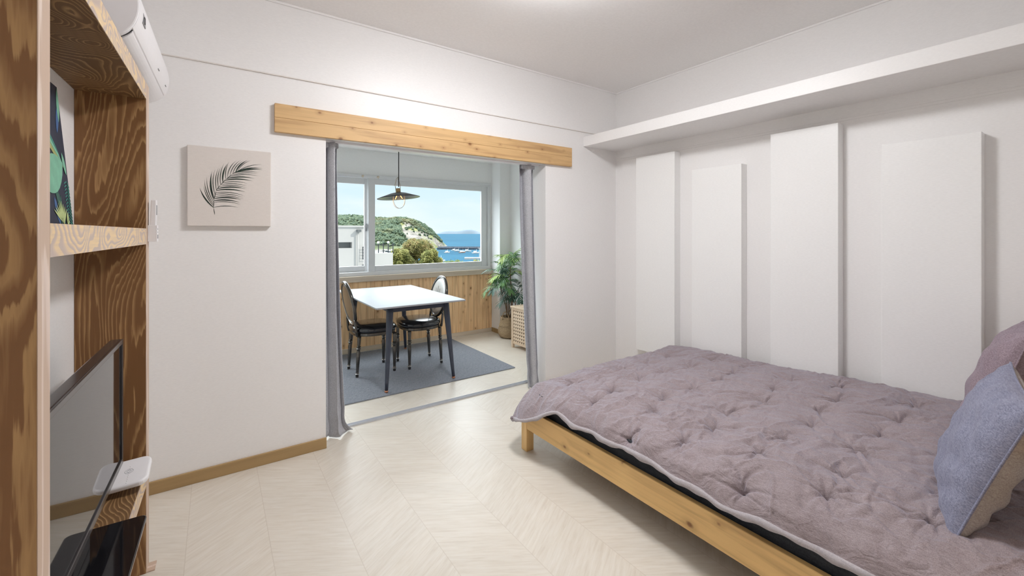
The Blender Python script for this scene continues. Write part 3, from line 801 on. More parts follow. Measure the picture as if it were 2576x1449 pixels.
# ------------------------------------------------------------------ chairs (local: faces +x, origin under the seat centre)
def turned(bm,x,y,ztop,zb,r,lean=(0,0)):
    pr=[(1.0,1),(1.0,.94),(.85,.80),(.85,.755),(1.05,.75),(1.15,.74),(1.05,.73),(.8,.725),(.8,.705),(1.15,.70),(1.2,.69),(1.05,.68),(.80,.675),(.82,.64),(1.02,.60),(1.0,.5),(.72,.13),(.70,.095),(.95,.09),(.98,.08),(.95,.07),(.78,.065),(.8,.03),(.74,0)]
    n=14; rings=[]
    for a,t in pr:
        z=zb+(ztop-zb)*t; ox=lean[0]*(1-t); oy=lean[1]*(1-t)
        rings.append([bm.verts.new((x+ox+r*a*math.cos(2*PI*k/n),y+oy+r*a*math.sin(2*PI*k/n),z)) for k in range(n)])
    for p,q in zip(rings,rings[1:]):
        for k in range(n): bm.faces.new((p[k],p[(k+1)%n],q[(k+1)%n],q[k]))
    bm.faces.new(rings[0]); bm.faces.new(rings[-1][::-1])
    return bm
def seat_outline(s=1.0,n=64):
    P=[]
    for i in range(n):
        a=2*PI*i/n; c,s_=math.cos(a),math.sin(a)
        k=2.9 ; x=abs(c)**(2/k)*(1 if c>0 else -1)*.205; y=abs(s_)**(2/k)*(1 if s_>0 else -1)*(.215 if c>0 else .215*(1-.16*abs(c)))
        P.append((x*s,y*s))
    return P
def chair(loc,rz,label):
    t=thing('dining_chair',label,'chair',loc,rz,'oval back dining chairs')
    b=BM(); prism(b,seat_outline(.99),'z',.372,.402); obj('seat_frame',b,M['chairframe'],t,bevel=.006,seg=3)
    # cushion
    b=BM(); O=seat_outline(1.0); rings=[]
    for s_,z in ((.95,.400),(1.01,.410),(1.03,.424),(1.02,.440),(.96,.454),(.84,.463),(.62,.469),(.35,.472),(.1,.473)):
        rings.append([b.verts.new((x*s_,y*s_,z)) for x,y in O])
    for p,q in zip(rings,rings[1:]):
        for k in range(len(O)): b.faces.new((p[k],p[(k+1)%len(O)],q[(k+1)%len(O)],q[k]))
    b.faces.new(rings[-1]); b.faces.new(rings[0][::-1])
    obj('seat_cushion',b,M['leather'],t,smooth=True)
    for x,y,ln in ((.165,-.165,(.0,.0)),(.165,.165,(0,0)),(-.165,-.150,(-.02,0)),(-.165,.150,(-.02,0))):
        lg=obj('leg',turned(BM(),x,y,.376,0.0,.0175,ln),M['chairframe'],t,smooth=True)
        for zz in (.030,.262):
            q=BM(); tt=zz/.376; lathe(q,[(.0165,-.004),(.0195,-.002),(.0195,.002),(.0165,.004)],14,(x+ln[0]*(1-tt),y+ln[1]*(1-tt),zz)); obj('leg_ring',q,M['silver'],lg,smooth=True)
    # oval back, leaning
    L=math.radians(11); cz=.668; cx=-.222
    def bp(a,rx,rz_,off=0):
        yy=rx*math.cos(a); zz=rz_*math.sin(a)
        return (cx-zz*math.sin(L)-off*math.cos(L), yy, cz+zz*math.cos(L)-off*math.sin(L)*0)
    rx,rz2=.178,.205
    b=BM(); tube(b,[bp(2*PI*k/64,rx,rz2) for k in range(64)],.0155,12,True); obj('back_frame',b,M['chairframe'],t,smooth=True)
    b=BM(); tube(b,[bp(2*PI*k/64,rx-.004,rz2-.004,-.013) for k in range(64)],.0035,6,True); tube(b,[bp(2*PI*k/64,rx-.004,rz2-.004,.013) for k in range(64)],.0035,6,True); obj('back_trim',b,M['silver'],t,smooth=True)
    b=BM()
    for off in (1,-1):
        b=BM(); rr_=[]
        for s_,o in ((1,0),(.97,.008),(.85,.013),(.6,.017),(.3,.019),(.05,.02)):
            rr_.append([b.verts.new(bp(2*PI*k/48,(rx-.012)*s_,(rz2-.012)*s_,off*o)) for k in range(48)])
        for p,q in zip(rr_,rr_[1:]):
            for k in range(48): b.faces.new((p[k],p[(k+1)%48],q[(k+1)%48],q[k]))
        b.faces.new(rr_[-1]); obj('back_pad',b,M['chairpad'] if off<0 else M['chairrear'],t,smooth=True,label='silver front pad' if off<0 else 'dark rear pad')
    b=BM(); f=-.0215
    def mp(y,z): 
        return (cx-z*math.sin(L)+.0215*math.cos(L),y,cz+z*math.cos(L))
    tube(b,[mp(0,-.13),mp(.004,-.06),mp(-.004,.02),mp(.002,.11)],.0016,5)
    for s_ in(-1,1):
        tube(b,[mp(0,-.03),mp(s_*.03,.02),mp(s_*.045,.085)],.0013,5); tube(b,[mp(0,-.08),mp(s_*.035,-.06),mp(s_*.03,-.115),mp(0,-.14)],.0013,5); tube(b,[mp(s_*.03,.02),mp(s_*.055,.04)],.0012,5)
    obj('back_motif',b,M['motif'],t)
    for s_ in (-1,1):
        b=BM(); tube(b,[(-.180,s_*.150,.378),(-.192,s_*.150,.43),(-.200,s_*.146,.50),bp(PI*(1.5+s_*.27),rx,rz2)],[.014,.012,.012,.014],10); obj('back_support',b,M['chairframe'],t,smooth=True)
    return t
chair((1.268,4.235,.0105),0,'oval back chair with black seat at the left of the table, back to the curtain')
chair((1.735,4.195,.0105),PI,'oval back chair with black seat and engraved silver backrest, right of the table')
# the pads of the two chairs face one another

# rug
o=obj('rug',bx(.45,2.465,3.495,4.93,0.0005,.010),M['rug'],bevel=.003); tag(o,'charcoal grey woven rug under the dining table','rug')

# ------------------------------------------------------------------ pendant lamp
pd=thing('pendant_lamp','dark shallow pendant lamp with wire cage hanging over the dining table','lamp',(1.475,4.07,1.70))
tl=Matrix.Rotation(math.radians(-5),4,Vector((.57,.82,0)))
b=BM(); outer=[(.024,.044),(.045,.043),(.075,.037),(.12,.022),(.17,.006),(.205,-.006)]; inner=[(.204,-.009),(.168,.001),(.118,.017),(.073,.031),(.044,.038),(.02,.039)]
lathe(b,outer+inner,56,M=tl); obj('shade',b,M['shade'],pd,smooth=True)
b=BM(); lathe(b,[(.020,.040),(.024,.044),(.024,.080),(.018,.086)],20,M=tl); obj('socket',b,M['brass'],pd,smooth=True)
b=BM()
for k in range(2):
    a=k*PI; tube(b,[tl@Vector((.022*math.cos(a),.022*math.sin(a),.07)),tl@Vector((.026*math.cos(a),.026*math.sin(a),.12)),tl@Vector((.008*math.cos(a),.008*math.sin(a),.18)),Vector((0,0,.20))],.003,6)
obj('yoke',b,M['cage'],pd,smooth=True)
b=BM(); tube(b,[(0,0,.10),(0,0,.35),(0,0,.604)],.0045,8); obj('cord',b,M['cord'],pd,smooth=True)
b=BM(); lathe(b,[(.045,.604),(.045,.590),(.03,.58)],24); obj('ceiling_rose',b,M['shade'],pd,smooth=True)
b=BM()
for k in range(4):
    a=k*PI/2+.5; pts=[]
    for i in range(11):
        th=-PI*.5*(i/10); r=.076*math.cos(th)
        z=-.035-.075*math.sin(-th)
        pts.append((r*math.cos(a),r*math.sin(a),z))
    pts=[(.076*math.cos(a),.076*math.sin(a),.010)]+pts
    tube(b,[tl@Vector(p) for p in pts],.0019,6)
obj('cage',b,M['cage'],pd,smooth=True)
b=BM()
for s_ in (-1,1): tube(b,[tl@Vector((s_*.006*.7,-s_*.005,.035)),tl@Vector((s_*.035*.82,-s_*.035*.57,-.018))],.0035,8)
obj('filament',b,M['filament'],pd,smooth=True)
t_=NT('bulb_glass'); trn=t_.n('ShaderNodeBsdfTransparent'); gls=t_.n('ShaderNodeBsdfGlossy'); gls.inputs['Roughness'].default_value=.03; mxn=t_.n('ShaderNodeMixShader'); mxn.inputs[0].default_value=.004
t_.l(trn.outputs[0],mxn.inputs[1]); t_.l(gls.outputs[0],mxn.inputs[2]); t_.l(mxn.outputs[0],t_.out.inputs[0])
b=BM(); lathe(b,[(.014,.045),(.018,.03),(.038,.0),(.042,-.02),(.036,-.042),(.02,-.056),(.004,-.060)],20,M=tl); obj('bulb',b,t_.m,pd,smooth=True)
pl=bpy.data.lights.new('bulb_light','POINT'); pl.energy=1.2; pl.color=(1,.62,.32); pl.shadow_soft_size=.03
plo=bpy.data.objects.new('bulb_light',pl); link(plo,pd); plo.location=(0,0,-.005)

# ------------------------------------------------------------------ slatted storage box
bxo=thing('slatted_box','birch storage box with lattice sides beside the right curtain on the balcony','storage box',(2.879,3.76,0))
Wd,Dp,Hh=.40,.407,.488
for x,y in ((0,0),(Wd-.03,0),(0,Dp-.03),(Wd-.03,Dp-.03)): obj('corner_post',bx(x,x+.03,y,y+.03,0,Hh-.018),M['birch'],bxo,bevel=.003)
def lattice(axis):
    b=BM(); L=(Dp if axis=='x' else Wd)-.06; z0,z1=.055,Hh-.02; n=9; p=L/n; m=10; q=(z1-z0-.03)/m; bw=.5
    def bb(a0,a1,t0,t1,c0,c1):
        if axis=='x': box(b,t0,t1,.03+a0,.03+a1,c0,c1)
        else: box(b,.03+a0,.03+a1,t0,t1,c0,c1)
    for i in range(n+1):
        c=i*p; bb(max(0,c-p*.27),min(L,c+p*.27),.006,.012,z0,z1)
    for j in range(m+1):
        c=z0+.015+j*q; bb(0,L,.0066,.0126,max(z0,c-q*.27),min(z1,c+q*.27))
    bb(0,L,.004,.02,z0-.005,z0+.018); bb(0,L,.004,.02,z1-.018,z1)
    return b
obj('lattice_panel',lattice('x'),M['birch'],bxo); p2=obj('lattice_panel',lattice('x'),M['birch'],bxo); p2.location=(Wd-.024,0,0)
obj('lattice_panel',lattice('y'),M['birch'],bxo); p2=obj('lattice_panel',lattice('y'),M['birch'],bxo); p2.location=(0,Dp-.024,0)
b=BM(); n=8
box(b,-.008,Wd+.008,-.008,.02,Hh-.018,Hh); box(b,-.008,Wd+.008,Dp-.02,Dp+.008,Hh-.018,Hh); box(b,-.008,.02,.02,Dp-.02,Hh-.018,Hh); box(b,Wd-.02,Wd+.008,.02,Dp-.02,Hh-.018,Hh)
for i in range(1,9): 
    c=.02+(Wd-.04)*i/9; box(b,c-.011,c+.011,.02,Dp-.02,Hh-.012,Hh-.002)
for i in range(1,9):
    c=.02+(Dp-.04)*i/9; box(b,.02,Wd-.02,c-.011,c+.011,Hh-.018,Hh-.012)
obj('lid',b,M['birch'],bxo,bevel=.001)
b=BM(); box(b,.030,Wd-.030,.030,.034,.06,Hh-.022); box(b,.030,Wd-.030,Dp-.034,Dp-.030,.06,Hh-.022); box(b,.030,.034,.034,Dp-.034,.06,Hh-.022); box(b,Wd-.034,Wd-.030,.034,Dp-.034,.06,Hh-.022)  # added dark sheets stand in for the shade behind the lattice holes
obj('inner_shade',b,plain('box_inner_shade',(.05,.04,.035,1),.9),bxo,label='added dark sheets for the shade inside the box')
obj('floor_panel',bx(.02,Wd-.02,.02,Dp-.02,.05,.06),M['birch'],bxo)

# ------------------------------------------------------------------ basket with palm
bk=thing('seagrass_basket','woven seagrass belly basket with looped handles behind the slatted box','basket',(3.128,4.585,0))
pr=[(.085,0),(.115,.012),(.135,.05),(.140,.09),(.134,.125),(.122,.150),(.128,.158),(.124,.166),(.116,.19),(.108,.235),(.104,.27),(.098,.272),(.098,.24),(.104,.17),(.118,.12),(.118,.05),(.07,.02)]
b=BM(); lathe(b,pr,48); obj('basket_body',b,M['basket'],bk,smooth=True)
for s_ in (-1,1):
    b=BM(); pts=[]
    for i in range(15):
        a=PI*i/14; pts.append((s_*(.104+.02*math.sin(a)),.045*math.cos(a),.24+.105*math.sin(a)))
    R=Matrix.Rotation(math.radians(35),4,'Z'); tube(b,[R@Vector(p) for p in pts],.006,8); obj('handle',b,M['basket'],bk,smooth=True)
pt=thing('potted_palm','green bamboo palm with several canes growing out of the seagrass basket','plant',(3.128,4.585,.05))
b=BM(); lathe(b,[(.07,0),(.094,.12),(.096,.19)],24); obj('soil',b,M['soil'],pt,smooth=True)
canes=[((.0,.0),(-.03,.0),.66,'light'),((.02,-.02),(.0,-.06),.90,'light'),((-.01,.02),(-.13,-.02),.56,'mid'),((.03,.03),(.10,.0),.42,'dark'),((.0,.03),(-.05,.06),.70,'mid'),((.03,-.03),(.07,-.12),.46,'dark')]
def frond(bm,base,dirv,L,droop,nl,ll,seed):
    rng=random.Random(seed); pts=[]; d=Vector(dirv).normalized(); p=Vector(base)
    n=14
    for i in range(n+1):
        pts.append(p.copy()); p=p+d*(L/n); d=(d+Vector((0,0,-droop/n))).normalized()
    tube(bm,pts,[.0028*(1-.7*i/n) for i in range(n+1)],5)
    for k in range(nl):
        t=.22+.78*k/(nl-1); i=min(n-1,int(t*n)); a=pts[i].lerp(pts[i+1],t*n-i) if t<1 else pts[-1]
        tg=(pts[min(n,i+1)]-pts[max(0,i-1)]).normalized(); sd=tg.cross(Vector((0,0,1)))
        if sd.length<.05: sd=Vector((1,0,0))
        sd.normalize()
        for s_ in (-1,1):
            dd=(tg*(.75+.5*t)+sd*s_*(1.0-.45*t)+Vector((0,0,.25-rng.uniform(.1,.5)))).normalized()
            l=ll*(.55+.9*math.sin(PI*min(1,.18+t*.75)))*rng.uniform(.85,1.1); w=.0070*rng.uniform(.8,1.3)
            up=dd.cross(sd*s_).normalized(); wv=dd.cross(up).normalized()
            A=[];C=[];Bc=[]
            for q in range(6):
                tt=q/5; c=a+dd*l*tt+Vector((0,0,-.28*l*tt*tt)); ww=w*(math.sin(PI*(.12+.88*tt))**.8 if tt<1 else 0)+.0004
                A.append(bm.verts.new(c+wv*ww+up*.002)); Bc.append(bm.verts.new(c)); C.append(bm.verts.new(c-wv*ww+up*.002))
            for q in range(5):
                bm.faces.new((A[q],A[q+1],Bc[q+1],Bc[q])); bm.faces.new((Bc[q],Bc[q+1],C[q+1],C[q]))
fs=0
for (bx0,by0),(tx0,ty0),hh,kd in canes:
    b=BM(); P0=Vector((bx0,by0,.18)); P1=Vector((tx0,ty0,hh+.10))
    pts=[P0.lerp(P1,i/8)+Vector((.01*math.sin(i*.8),.008*math.cos(i),0)) for i in range(9)]
    tube(b,pts,[.0085-.0035*i/8 for i in range(9)],8); obj('cane',b,M['cane'],pt,smooth=True)
    nf={'light':7,'mid':7,'dark':5}[kd]
    for k in range(nf):
        fs+=1; rng=random.Random(fs*7); a=2*PI*k/nf+rng.uniform(-.3,.3)+fs*.4; el=rng.uniform(.35,1.15)
        dv=(math.cos(a)-.25,math.sin(a)*.55-.25,el); 
        if dv[0]>.3: dv=(.3,dv[1],dv[2]+.4)
        if dv[1]>.28: dv=(dv[0],.28,dv[2]+.3)
        b=BM(); base=pts[-1]-Vector((0,0,.02*k*.8)); frond(b,base,dv,rng.uniform(.20,.28),rng.uniform(1.2,2.0),8,.10,fs)
        for v in b.verts:      # stay clear of the wall and pillar
            if v.co.x>.155: v.co.x=.155-(v.co.x-.155)*.1
            if v.co.y>.19: v.co.y=.19-(v.co.y-.19)*.1
        m={'light':'leaf_light','mid':'leaf','dark':'leaf_dark'}[kd]
        if kd=='light' and k%2: m='leaf'
        if kd=='mid' and k%3==0: m='leaf_dark'
        obj('frond',b,M[m],pt)

# ------------------------------------------------------------------ OUTSIDE
YAW=math.radians(34.75); FW=Vector((math.sin(YAW),math.cos(YAW),0)); RT=Vector((math.cos(YAW),-math.sin(YAW),0))
def G(lat,d,z): v=FW*d+RT*lat; return Vector((v.x,v.y,z))     # a bearing/distance grid laid over the bay
ZS=-23.65
def watermat():
    t=NT('sea_water'); v=t.coord((1,1,1))
    n=t.noise(t.coord((.02,.004,1),rot=(0,0,-YAW)),1,4,.6); n2=t.noise(t.coord((.25,.07,1),rot=(0,0,-YAW)),1,3)
    col=t.ramp(n,[(.35,(.014,.060,.098,1)),(.65,(.020,.078,.122,1))])
    return t.bsdf(col,.85,0,.02,t.bump(n2,.3,.4))
M['sea']=watermat()
b=BM(); vs=[b.verts.new(G(*p,ZS)) for p in ((-9000,200),(14000,200),(40000,45000),(-40000,45000))]; b.faces.new(vs)
o=obj('sea',b,M['sea']); tag(o,kind='structure')
M['landm']=plain('hillside_scrub',(.16,.18,.08,1),.9,noise_amt=.5,nscale=.15)
b=BM()
def landF(u,v):
    d=16+v*330; lat=-400+u*560; z=-5-(d-16)*.062+2*math.sin(lat*.03)*math.sin(d*.02)
    return G(lat*(.25+v),d,z if v<1 else ZS-2)
grid(b,landF,30,20); o=obj('hillside_ground',b,M['landm'],smooth=True); tag(o,kind='structure')

# headland
D0=760
prof_px=[(500,560),(620,556),(740,548),(845,544),(870,543),(905,544),(925,546),(945,549),(975,550),(1000,548),(1020,549),(1040,553),(1060,562),(1078,575),(1090,586),(1100,596),(1108,607),(1112,617),(1117,629),(1140,660),(1300,700)]
LP=[((p-1288)/1076.7*D0,(586-y)/1076.7*D0+1.35-ZS) for p,y in prof_px]
lats=np.array([a for a,_ in LP]); hts=np.array([h for _,h in LP])
def hprof(l): return float(np.interp(l,lats,hts))
def hillz(l,d):
    h=hprof(l)
    near=560+ (l-(-140))*.9 if l>-140 else 560-(-140-l)*.35
    near=max(430,min(near,660))
    t=(d-near)/(D0-near)
    if t<0: return -3
    if t<1: f=(t**.75)*(1-.12*math.sin(PI*t*3+l*.03)*t*(1-t)*3)
    else: f=max(0,1-((d-D0)/70)**2)
    n=mnoise.fractal(Vector((l*.03,d*.03,0)),1,2,4)
    return h*f-.6+n*max(0,min(5,h*.2))*(0 if f<=0 else min(1,f*4))*(1 if t<.8 else .3)
def rockmat():
    t=NT('cliff_rock'); n=t.noise(t.coord((.06,.06,.16)),1,6,.65,.4); n2=t.noise(t.coord((.03,.03,.05)),1,3)
    col=t.ramp(n,[(.3,(.09,.085,.075,1)),(.5,(.24,.22,.19,1)),(.72,(.42,.39,.35,1))])
    col=t.mix(t.ramp(n2,[(.5,(0,0,0,1)),(.62,(1,1,1,1))]),col,(.20,.21,.08,1))
    return t.bsdf(col,.9,0,.1,t.bump(n,1.0,3))
b=BM()
def HF(u,v):
    l=-520+u*410; d=430+v*520
    return G(l,d,ZS+max(-3,hillz(l,d)))
grid(b,HF,200,130)
cl=[(1008,556),(1030,558),(1046,574),(1070,585),(1090,592),(1106,606),(1120,620),(1120,632),(1078,628),(1046,618),(1024,604),(1010,580)]
CLW=[((p-1288)/1076.7,(586-y)/1076.7) for p,y in cl]   # bearing/elevation outline of the bare cliff
def inpoly(x,y,P):
    c=False; j=len(P)-1
    for i in range(len(P)):
        if (P[i][1]>y)!=(P[j][1]>y) and x<(P[j][0]-P[i][0])*(y-P[i][1])/(P[j][1]-P[i][1])+P[i][0]: c=not c
        j=i
    return c
for f in b.faces:
    c=f.calc_center_median(); l,d=c.dot(RT),c.dot(FW); h=c.z-ZS
    f.material_index=0 if (inpoly(l/d,(c.z-1.35)/d,CLW) or (h<3.5 and l>-230)) else 1
scrub=plain('scrub_green',(.10,.125,.055,1),.95,noise_amt=.4,nscale=.12)
o=obj('headland_hill',b,[rockmat(),scrub],smooth=True); tag(o,kind='structure')
# forest canopy on it
def forestmat():
    t=NT('pine_forest'); n=t.noise(t.coord(),.18,3); n2=t.noise(t.coord(),.02,2)
    col=t.ramp(n,[(.3,(.055,.085,.06,1)),(.6,(.105,.14,.085,1)),(.8,(.18,.20,.12,1))])  # greens greyed so the colour carries the haze of distance
    col=t.mix(t.ramp(n2,[(.55,(0,0,0,1)),(.7,(.6,.6,.6,1))]),col,(.20,.17,.08,1))
    return t.bsdf(col,.9,0,.1)
ico=[]; 
_b=BM(); bmesh.ops.create_icosphere(_b,subdivisions=1,radius=1); _b.verts.ensure_lookup_table()
icov=[v.co.copy() for v in _b.verts]; icof=[[v.index for v in f.verts] for f in _b.faces]; _b.free()
def blobs(lst,name,mat):
    V=[];F=[]
    for (c,r,sz,sd) in lst:
        k=len(V); rg=random.Random(sd)
        for v in icov:
            q=rg.uniform(.75,1.2); V.append((c[0]+v.x*r*q,c[1]+v.y*r*q,c[2]+v.z*sz*q))
        F+= [[i+k for i in f] for f in icof]
    me=bpy.data.meshes.new(name); me.from_pydata(V,[],F); me.materials.append(mat); me.polygons.foreach_set('use_smooth',[True]*len(F)); o=bpy.data.objects.new(name,me); return link(o)
lst=[]; rg=random.Random(5)
while len(lst)<13000:
    l=rg.uniform(-440,-118); d=rg.uniform(470,790); h=hillz(l,d)
    if h<7: continue
    q=(l/d,(ZS+h+1-1.35)/d)
    if inpoly(q[0],q[1],CLW) and rg.random()<.955: continue
    if h<14 and rg.random()<.6: continue
    r=rg.uniform(1.2,2.6); lst.append((G(l,d,ZS+h+r*.4),r,r*rg.uniform(.9,1.35),rg.random()))
o=blobs(lst,'forest_canopy',forestmat()); tag(o,'dark green pine forest covering the headland hill','forest',kind='stuff')
# shoreline boulders
lst=[]
for k in range(260):
    l=rg.uniform(-205,-112); near=max(430,min(560+(l+140)*.9 if l>-140 else 560-(-140-l)*.35,660)); 
    r=rg.uniform(1,2.6); lst.append((G(l,near+rg.uniform(-4,14),ZS+r*.3+rg.uniform(0,1.5)),r,r*.7,rg.random()))
M['boulder']=plain('pale_boulder',(.36,.35,.33,1),.9,noise_amt=.3,nscale=.6)
o=blobs(lst,'shore_boulders',M['boulder']); tag(o,'pale boulders piled along the foot of the cliff','boulders',kind='stuff')
# distant island, haze put into its blue-grey colour
b=BM(); 
def IF(u,v):
    l=-2100+u*1500; return G(l,11000+v*600,ZS+max(-5,(120*math.sin(PI*u)**1.2*(1+.25*math.sin(u*11)))*math.sin(PI*v)))
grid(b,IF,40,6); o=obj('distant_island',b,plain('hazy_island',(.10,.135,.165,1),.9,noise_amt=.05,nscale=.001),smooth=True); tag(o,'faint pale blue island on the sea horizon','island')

# breakwater, pier, boats, harbour pole
conc=plain('harbour_concrete',(.09,.11,.14,1),.9,noise_amt=.3,nscale=.3); concl=plain('light_concrete',(.62,.62,.60,1),.8,noise_amt=.1,nscale=.5)
def rotbox(name,lat0,lat1,d0,d1,z0,z1,m,taper=0):
    b=BM(); P=[(lat0,d0),(lat1,d0),(lat1,d1),(lat0,d1)]
    A=[b.verts.new(G(l,d,z0)) for l,d in P]; m_=(d0+d1)/2
    B_=[b.verts.new(G(l,d+(taper if d==d0 else -taper),z1)) for l,d in P]
    b.faces.new(A[::-1]); b.faces.new(B_)
    for i in range(4): b.faces.new((A[i],A[(i+1)%4],B_[(i+1)%4],B_[i]))
    return obj(name,b,m)
bw=thing('breakwater','long dark breakwater wall stretching out from the cliff point','breakwater',tuple(G(-100,650,ZS)))
for (l0,l1,d0,z1,mm,nm) in ((-112,40,640,ZS+3.2,conc,'rock_base'),(-112,40,652,ZS+4.2,conc,'parapet')):
    b=BM(); c0=G(-100,650,ZS)
    P=[(l0,d0),(l1,d0),(l1,d0+(14 if nm=='rock_base' else 2)),(l0,d0+(14 if nm=='rock_base' else 2))]
    A=[b.verts.new(G(l,d,ZS-1)-c0) for l,d in P]; B_=[b.verts.new(G(l,d,z1)-c0) for l,d in P]
    b.faces.new(A[::-1]); b.faces.new(B_)
    for i in range(4): b.faces.new((A[i],A[(i+1)%4],B_[(i+1)%4],B_[i]))
    obj(nm,b,mm,bw)
pr_=rotbox('harbour_pier',-45,5,404,412,ZS-1,ZS+1.6,concl); tag(pr_,'pale concrete pier low in the window at right','pier')
hulls=plain('white_hull',(.80,.80,.80,1),.5,noise_amt=.02); hullb=plain('rust_hull',(.45,.25,.18,1),.6)
def boat(lat,d,L,rz,label,hm=None):
    t=thing('fishing_boat',label,'boat',tuple(G(lat,d,ZS)),rz,'boats moored in the bay')
    b=BM(); P=[]
    for i in range(9):
        u=i/8; w=L*.16*(1-max(0,(u-.55)/.45)**2); P.append((L*(u-.5),w,L*.05*(u*u)))
    top=[(x,w,.10*L+s) for x,w,s in P]+[(x,-w,.10*L+s) for x,w,s in P[::-1][1:]]
    bot=[(x*.86,w*.6,-.02*L) for x,w,s in P]+[(x*.86,-w*.6,-.02*L) for x,w,s in P[::-1][1:]]
    A=[b.verts.new(p) for p in bot]; B_=[b.verts.new(p) for p in top]; n=len(A)
    b.faces.new(A[::-1]); b.faces.new(B_)
    for i in range(n): b.faces.new((A[i],A[(i+1)%n],B_[(i+1)%n],B_[i]))
    obj('hull',b,hm or hulls,t)
    b=BM(); box(b,-L*.25,L*.05,-L*.09,L*.09,L*.09,L*.25); box(b,-L*.28,L*.08,-L*.10,L*.10,L*.25,L*.27); obj('cabin',b,hulls,t)
    obj('mast',tube(BM(),[(L*.1,0,L*.1),(L*.1,0,L*.5)],L*.012,6),hulls,t)
for i,(px,py,L,rz,lab) in enumerate([(1125,636,9,.3,'white fishing boat nearest the headland in the bay'),(1143,630.5,9,-.2,'small white boat just below the left part of the breakwater'),
   (1152,632.5,10,-.6,'white boat second from the left under the breakwater'),(1163,636,10,.1,'rust hulled boat in the middle of the bay'),(1176,633,11,-.4,'white boat with long wake right of the rust hulled boat'),
   (1197,637.5,11,.2,'white boat near the right edge of the window'),(1097,655,13,-.2,'white boat moored closest, beside the autumn tree'),(1107,659,11,.2,'white boat moored closest, in front at the tree foot')]):
    d=25*1076.7/(py-586); boat((px-1288)/1076.7*d,d,L,rz,lab,hullb if i==3 else None)
hp=thing('harbour_light_pole','thin white light pole standing on the pale pier','light pole',tuple(G(-31,408,ZS+1.6)))
b=BM(); tube(b,[(0,0,0),(0,0,9)],.18,6); obj('pole',b,hulls,hp); obj('lamp_arm',tube(BM(),[(-1.8,0,8.8),(1.8,0,8.8)],.15,6),hulls,hp)

# white neighbour building
wb=plain('white_render',(.60,.58,.555,1),.8,noise_amt=.03,nscale=1.2); wd=plain('grey_recess',(.17,.18,.18,1),.7); blk=plain('dark_iron',(.03,.035,.045,1),.5)
nb=thing('white_building','white rendered building with flat roofs, slit opening and drainpipes beyond the window','building',(4.25,14.4,-6))
def nbx(name,x0,x1,y0,y1,z0,z1,m,**k): return obj(name,bx(x0-4.25,x1-4.25,y0-14.4,y1-14.4,z0+6,z1+6),m,nb,**k)
# main block with a real slit recess
b=BM()
def nb_(x0,x1,y0,y1,z0,z1): box(b,x0-4.25,x1-4.25,y0-14.4,y1-14.4,z0+6,z1+6)
nb_(-4,4.25,14.6,22,-6,1.54); nb_(-4,4.25,14.4,14.6,1.05,1.54); nb_(-4,4.25,14.4,14.6,-6,.86); nb_(3.66,4.25,14.4,14.6,.86,1.05); nb_(-4,1.9,14.4,14.6,.86,1.05)
obj('main_block',b,wb,nb)
nbx('slit_back',1.9,3.66,14.585,14.60,.86,1.05,wd)
nbx('roof_coping',-4.05,4.3,14.34,22.05,1.54,1.59,wb)
b=BM(); nb_(4.25,5.05,14.6,20,-6,.62); nb_(4.25,5.05,14.5,14.6,-6,.66); obj('lower_block',b,wb,nb)
nbx('terrace_slab',4.25,5.07,14.6,20,.62,.66,wd)
b=BM(); tube(b,[(3.83-4.25,-.07,1.42+6),(3.83-4.25,-.07,-.5+6)],.022,8); obj('drainpipe',b,wb,nb,smooth=True)
b=BM(); box(b,3.795-4.25,3.915-4.25,-.16,.0,7.38,7.46); obj('rain_hopper',b,wd,nb)
b=BM(); tube(b,[(4.02-4.25,-.06,.28+6),(4.02-4.25,-.06,-.9+6)],.022,8); obj('drainpipe',b,wb,nb,smooth=True)
b=BM(); box(b,3.99-4.25,4.09-4.25,-.14,.0,6.24,6.31); obj('rain_hopper',b,wd,nb)
b=BM()
for z in (.50,.60,.70,.80,.88): tube(b,[(3.98-4.25,-.09,z+6),(4.25-4.25,-.09,z+6)],.009,5)
tube(b,[(3.98-4.25,-.09,6.48),(3.98-4.25,-.09,6.90)],.014,6); obj('window_railing',b,blk,nb)
b=BM()
for i in range(5): tube(b,[(4.46-4.25+.17*i,.35,6.64),(4.46-4.25+.17*i,.35,6.99)],.016,6)
tube(b,[(.0,.35,6.93),(.95,.35,6.93)],.012,6)
obj('terrace_railing',b,blk,nb)
for x in (4.62,4.97):
    b=BM(); bmesh.ops.create_icosphere(b,subdivisions=2,radius=.045,matrix=Matrix.Translation((x-4.25,.35,7.02))); obj('globe_lamp',b,hulls,nb,smooth=True)

